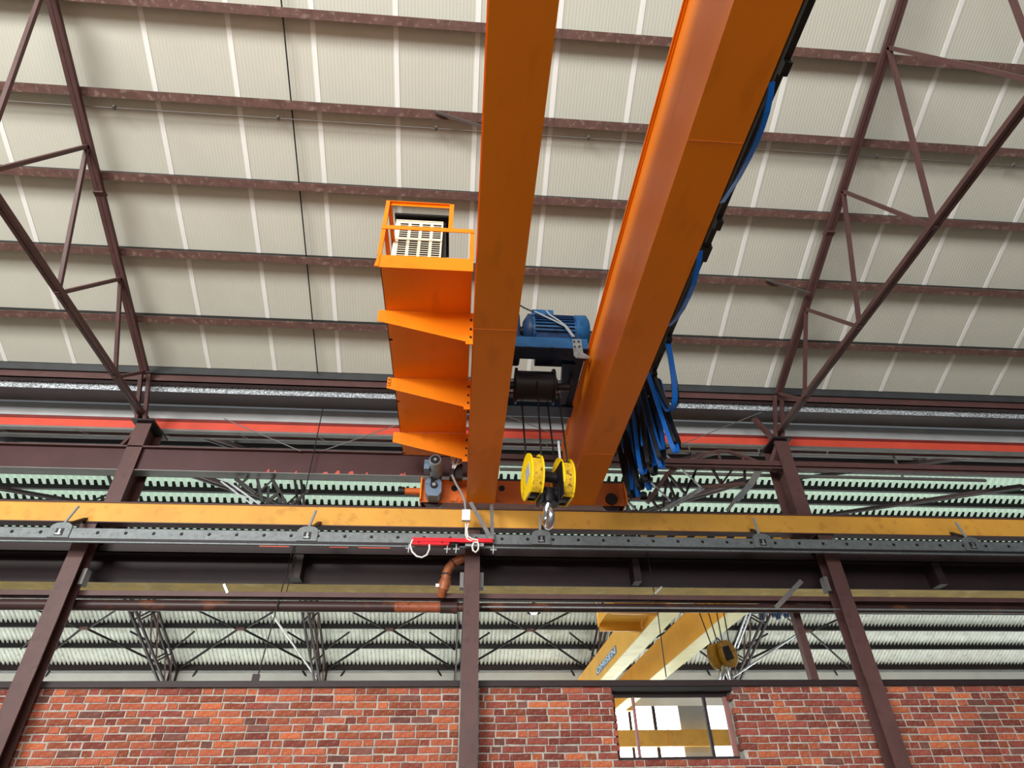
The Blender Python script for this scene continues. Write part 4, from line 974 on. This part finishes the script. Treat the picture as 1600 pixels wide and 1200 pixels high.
# sign
q = [PX(*p, a0) for p in ((931, 1047), (933.5, 1057), (961, 1007), (963, 1018.5))]
sy0, sy1 = (q[2].y+q[3].y)/2, (q[0].y+q[1].y)/2
sz0, sz1 = (q[1].z+q[3].z)/2, (q[0].z+q[2].z)/2
sg = MB().box(a0-0.004, a0, sy0, sy1, sz0, sz1).build('sign', 'sign_blue', yc, label='blue sign with white capitals')
cu = bpy.data.curves.new('letters', 'FONT'); cu.body = 'OMISEN'; cu.align_x = 'CENTER'; cu.align_y = 'CENTER'; cu.size = 1.0; cu.extrude = 0.004; cu.space_character = 1.05
to = bpy.data.objects.new('tmp', cu)
me = bpy.data.meshes.new_from_object(to)
xsz = [v.co.x for v in me.vertices]; zsz = [v.co.y for v in me.vertices]
fx = (sy1-sy0)*0.94/(max(xsz)-min(xsz)); fz = (sz1-sz0)*0.80/(max(zsz)-min(zsz))
mx_, mz_ = (max(xsz)+min(xsz))/2, (max(zsz)+min(zsz))/2
off = WORLD[yc.name]
for v in me.vertices:
    x, y, z = v.co
    v.co = Vector((a0-0.008-z*0.3, (sy0+sy1)/2-(x-mx_)*fx, (sz0+sz1)/2+(y-mz_)*fz)) - off
me.materials.clear(); me.materials.append(M['sign_white']); me.name = 'sign_lettering'
bpy.data.objects.remove(to)
link(bpy.data.objects.new('sign_lettering', me), sg)
# hook block of the yellow crane, hangs beside girder B from the far side trolley
HY = 12.4
hc = PY(1131, 1022, HY)
h2 = thing('hook_block', hc, 'dark yellow twin sheave hook block of the next hall, hanging between the yellow girders', 'hook')
def disc(cx, cy, r, mm, ang):
    c = PY(cx, cy, HY); ax = Vector((math.cos(ang), math.sin(ang)*-1, 0))*0.06
    return MB().tube([c-ax, c-ax*0.9, c+ax*0.9, c+ax], [r*0.9, r, r, r*0.9], 22).build('sheave_housing', mm, h2)
disc(1119, 1026, 0.235, 'hook_worn', 0.9); disc(1136, 1022, 0.25, 'hook_worn', 1.05)
c = PY(1137, 1022, HY-0.12)
MB().bar(c+Vector((-0.03, 0, 0.14)), c+Vector((0.03, 0, -0.1)), 0.16, 0.04, (0, 1, 0)).build('name_plate', 'black_rubber', h2)
for s in (-1, 1):
    pts = [PY(1133+s*1, 1036, HY), PY(1133+s*4, 1046, HY), PY(1133+s*6, 1056, HY), PY(1133+s*9, 1066, HY), PY(1133+s*5, 1074, HY)]
    MB().tube(pts, [0.045, 0.06, 0.052, 0.045, 0.02], 10).build('hook', 'chrome', h2)
for a, b in (((1089, 947), (1113, 1012)), ((1104, 947), (1122, 1008)), ((1118, 947), (1129, 1006)), ((1129, 947), (1140, 1008))):
    p, q_ = PY(*b, HY), PY(*a, HY); d = (q_-p)
    MB().cyl(p, p+d*1.5, 0.013, 6).build('wire_rope', 'rope', h2)
# its festoon
f2 = thing('festoon_cable', PY(1205, 952, 13), 'dark blue festoon cable loops of the next hall, at right under the conduit', 'cable')
for i in range(7):
    x = 1186+i*6.5; d_ = (30, 12, 8, 20, 26, 14, 22)[i]*0.6
    a_, b_ = PY(x, 935, 13), PY(x+3, 952+d_, 13)
    MB().ribbon([a_, a_*0.5+b_*0.5, b_, b_+Vector((0.04, 0, 0.0)), a_+Vector((0.07, 0, 0))], (0.0, 0.1, 0), 0.025).build('cable_loop', 'blue_dark', f2)
# high bay lamp
lp = PY(834, 953, 18)
t = thing('pendant_lamp', lp, 'black bell shaped pendant lamp under the corrugated roof, right of the middle column', 'lamp')
MB().tube([lp+Vector((0, 0, -0.08)), lp+Vector((0, 0, 0.0)), lp+Vector((0, 0, 0.12)), lp+Vector((0, 0, 0.2))], [0.2, 0.2, 0.14, 0.06], 22, caps=False).build('shade', 'black_rubber', t)
MB().tube([lp+Vector((0, 0, -0.12)), lp+Vector((0, 0, -0.06))], [0.09, 0.13], 20).build('diffuser', 'lamp_glow', t)
MB().cyl(lp+Vector((0, 0, 0.2)), (lp.x, lp.y, far_z(lp.y)-0.1), 0.012, 6).build('stem', 'black_steel', t)
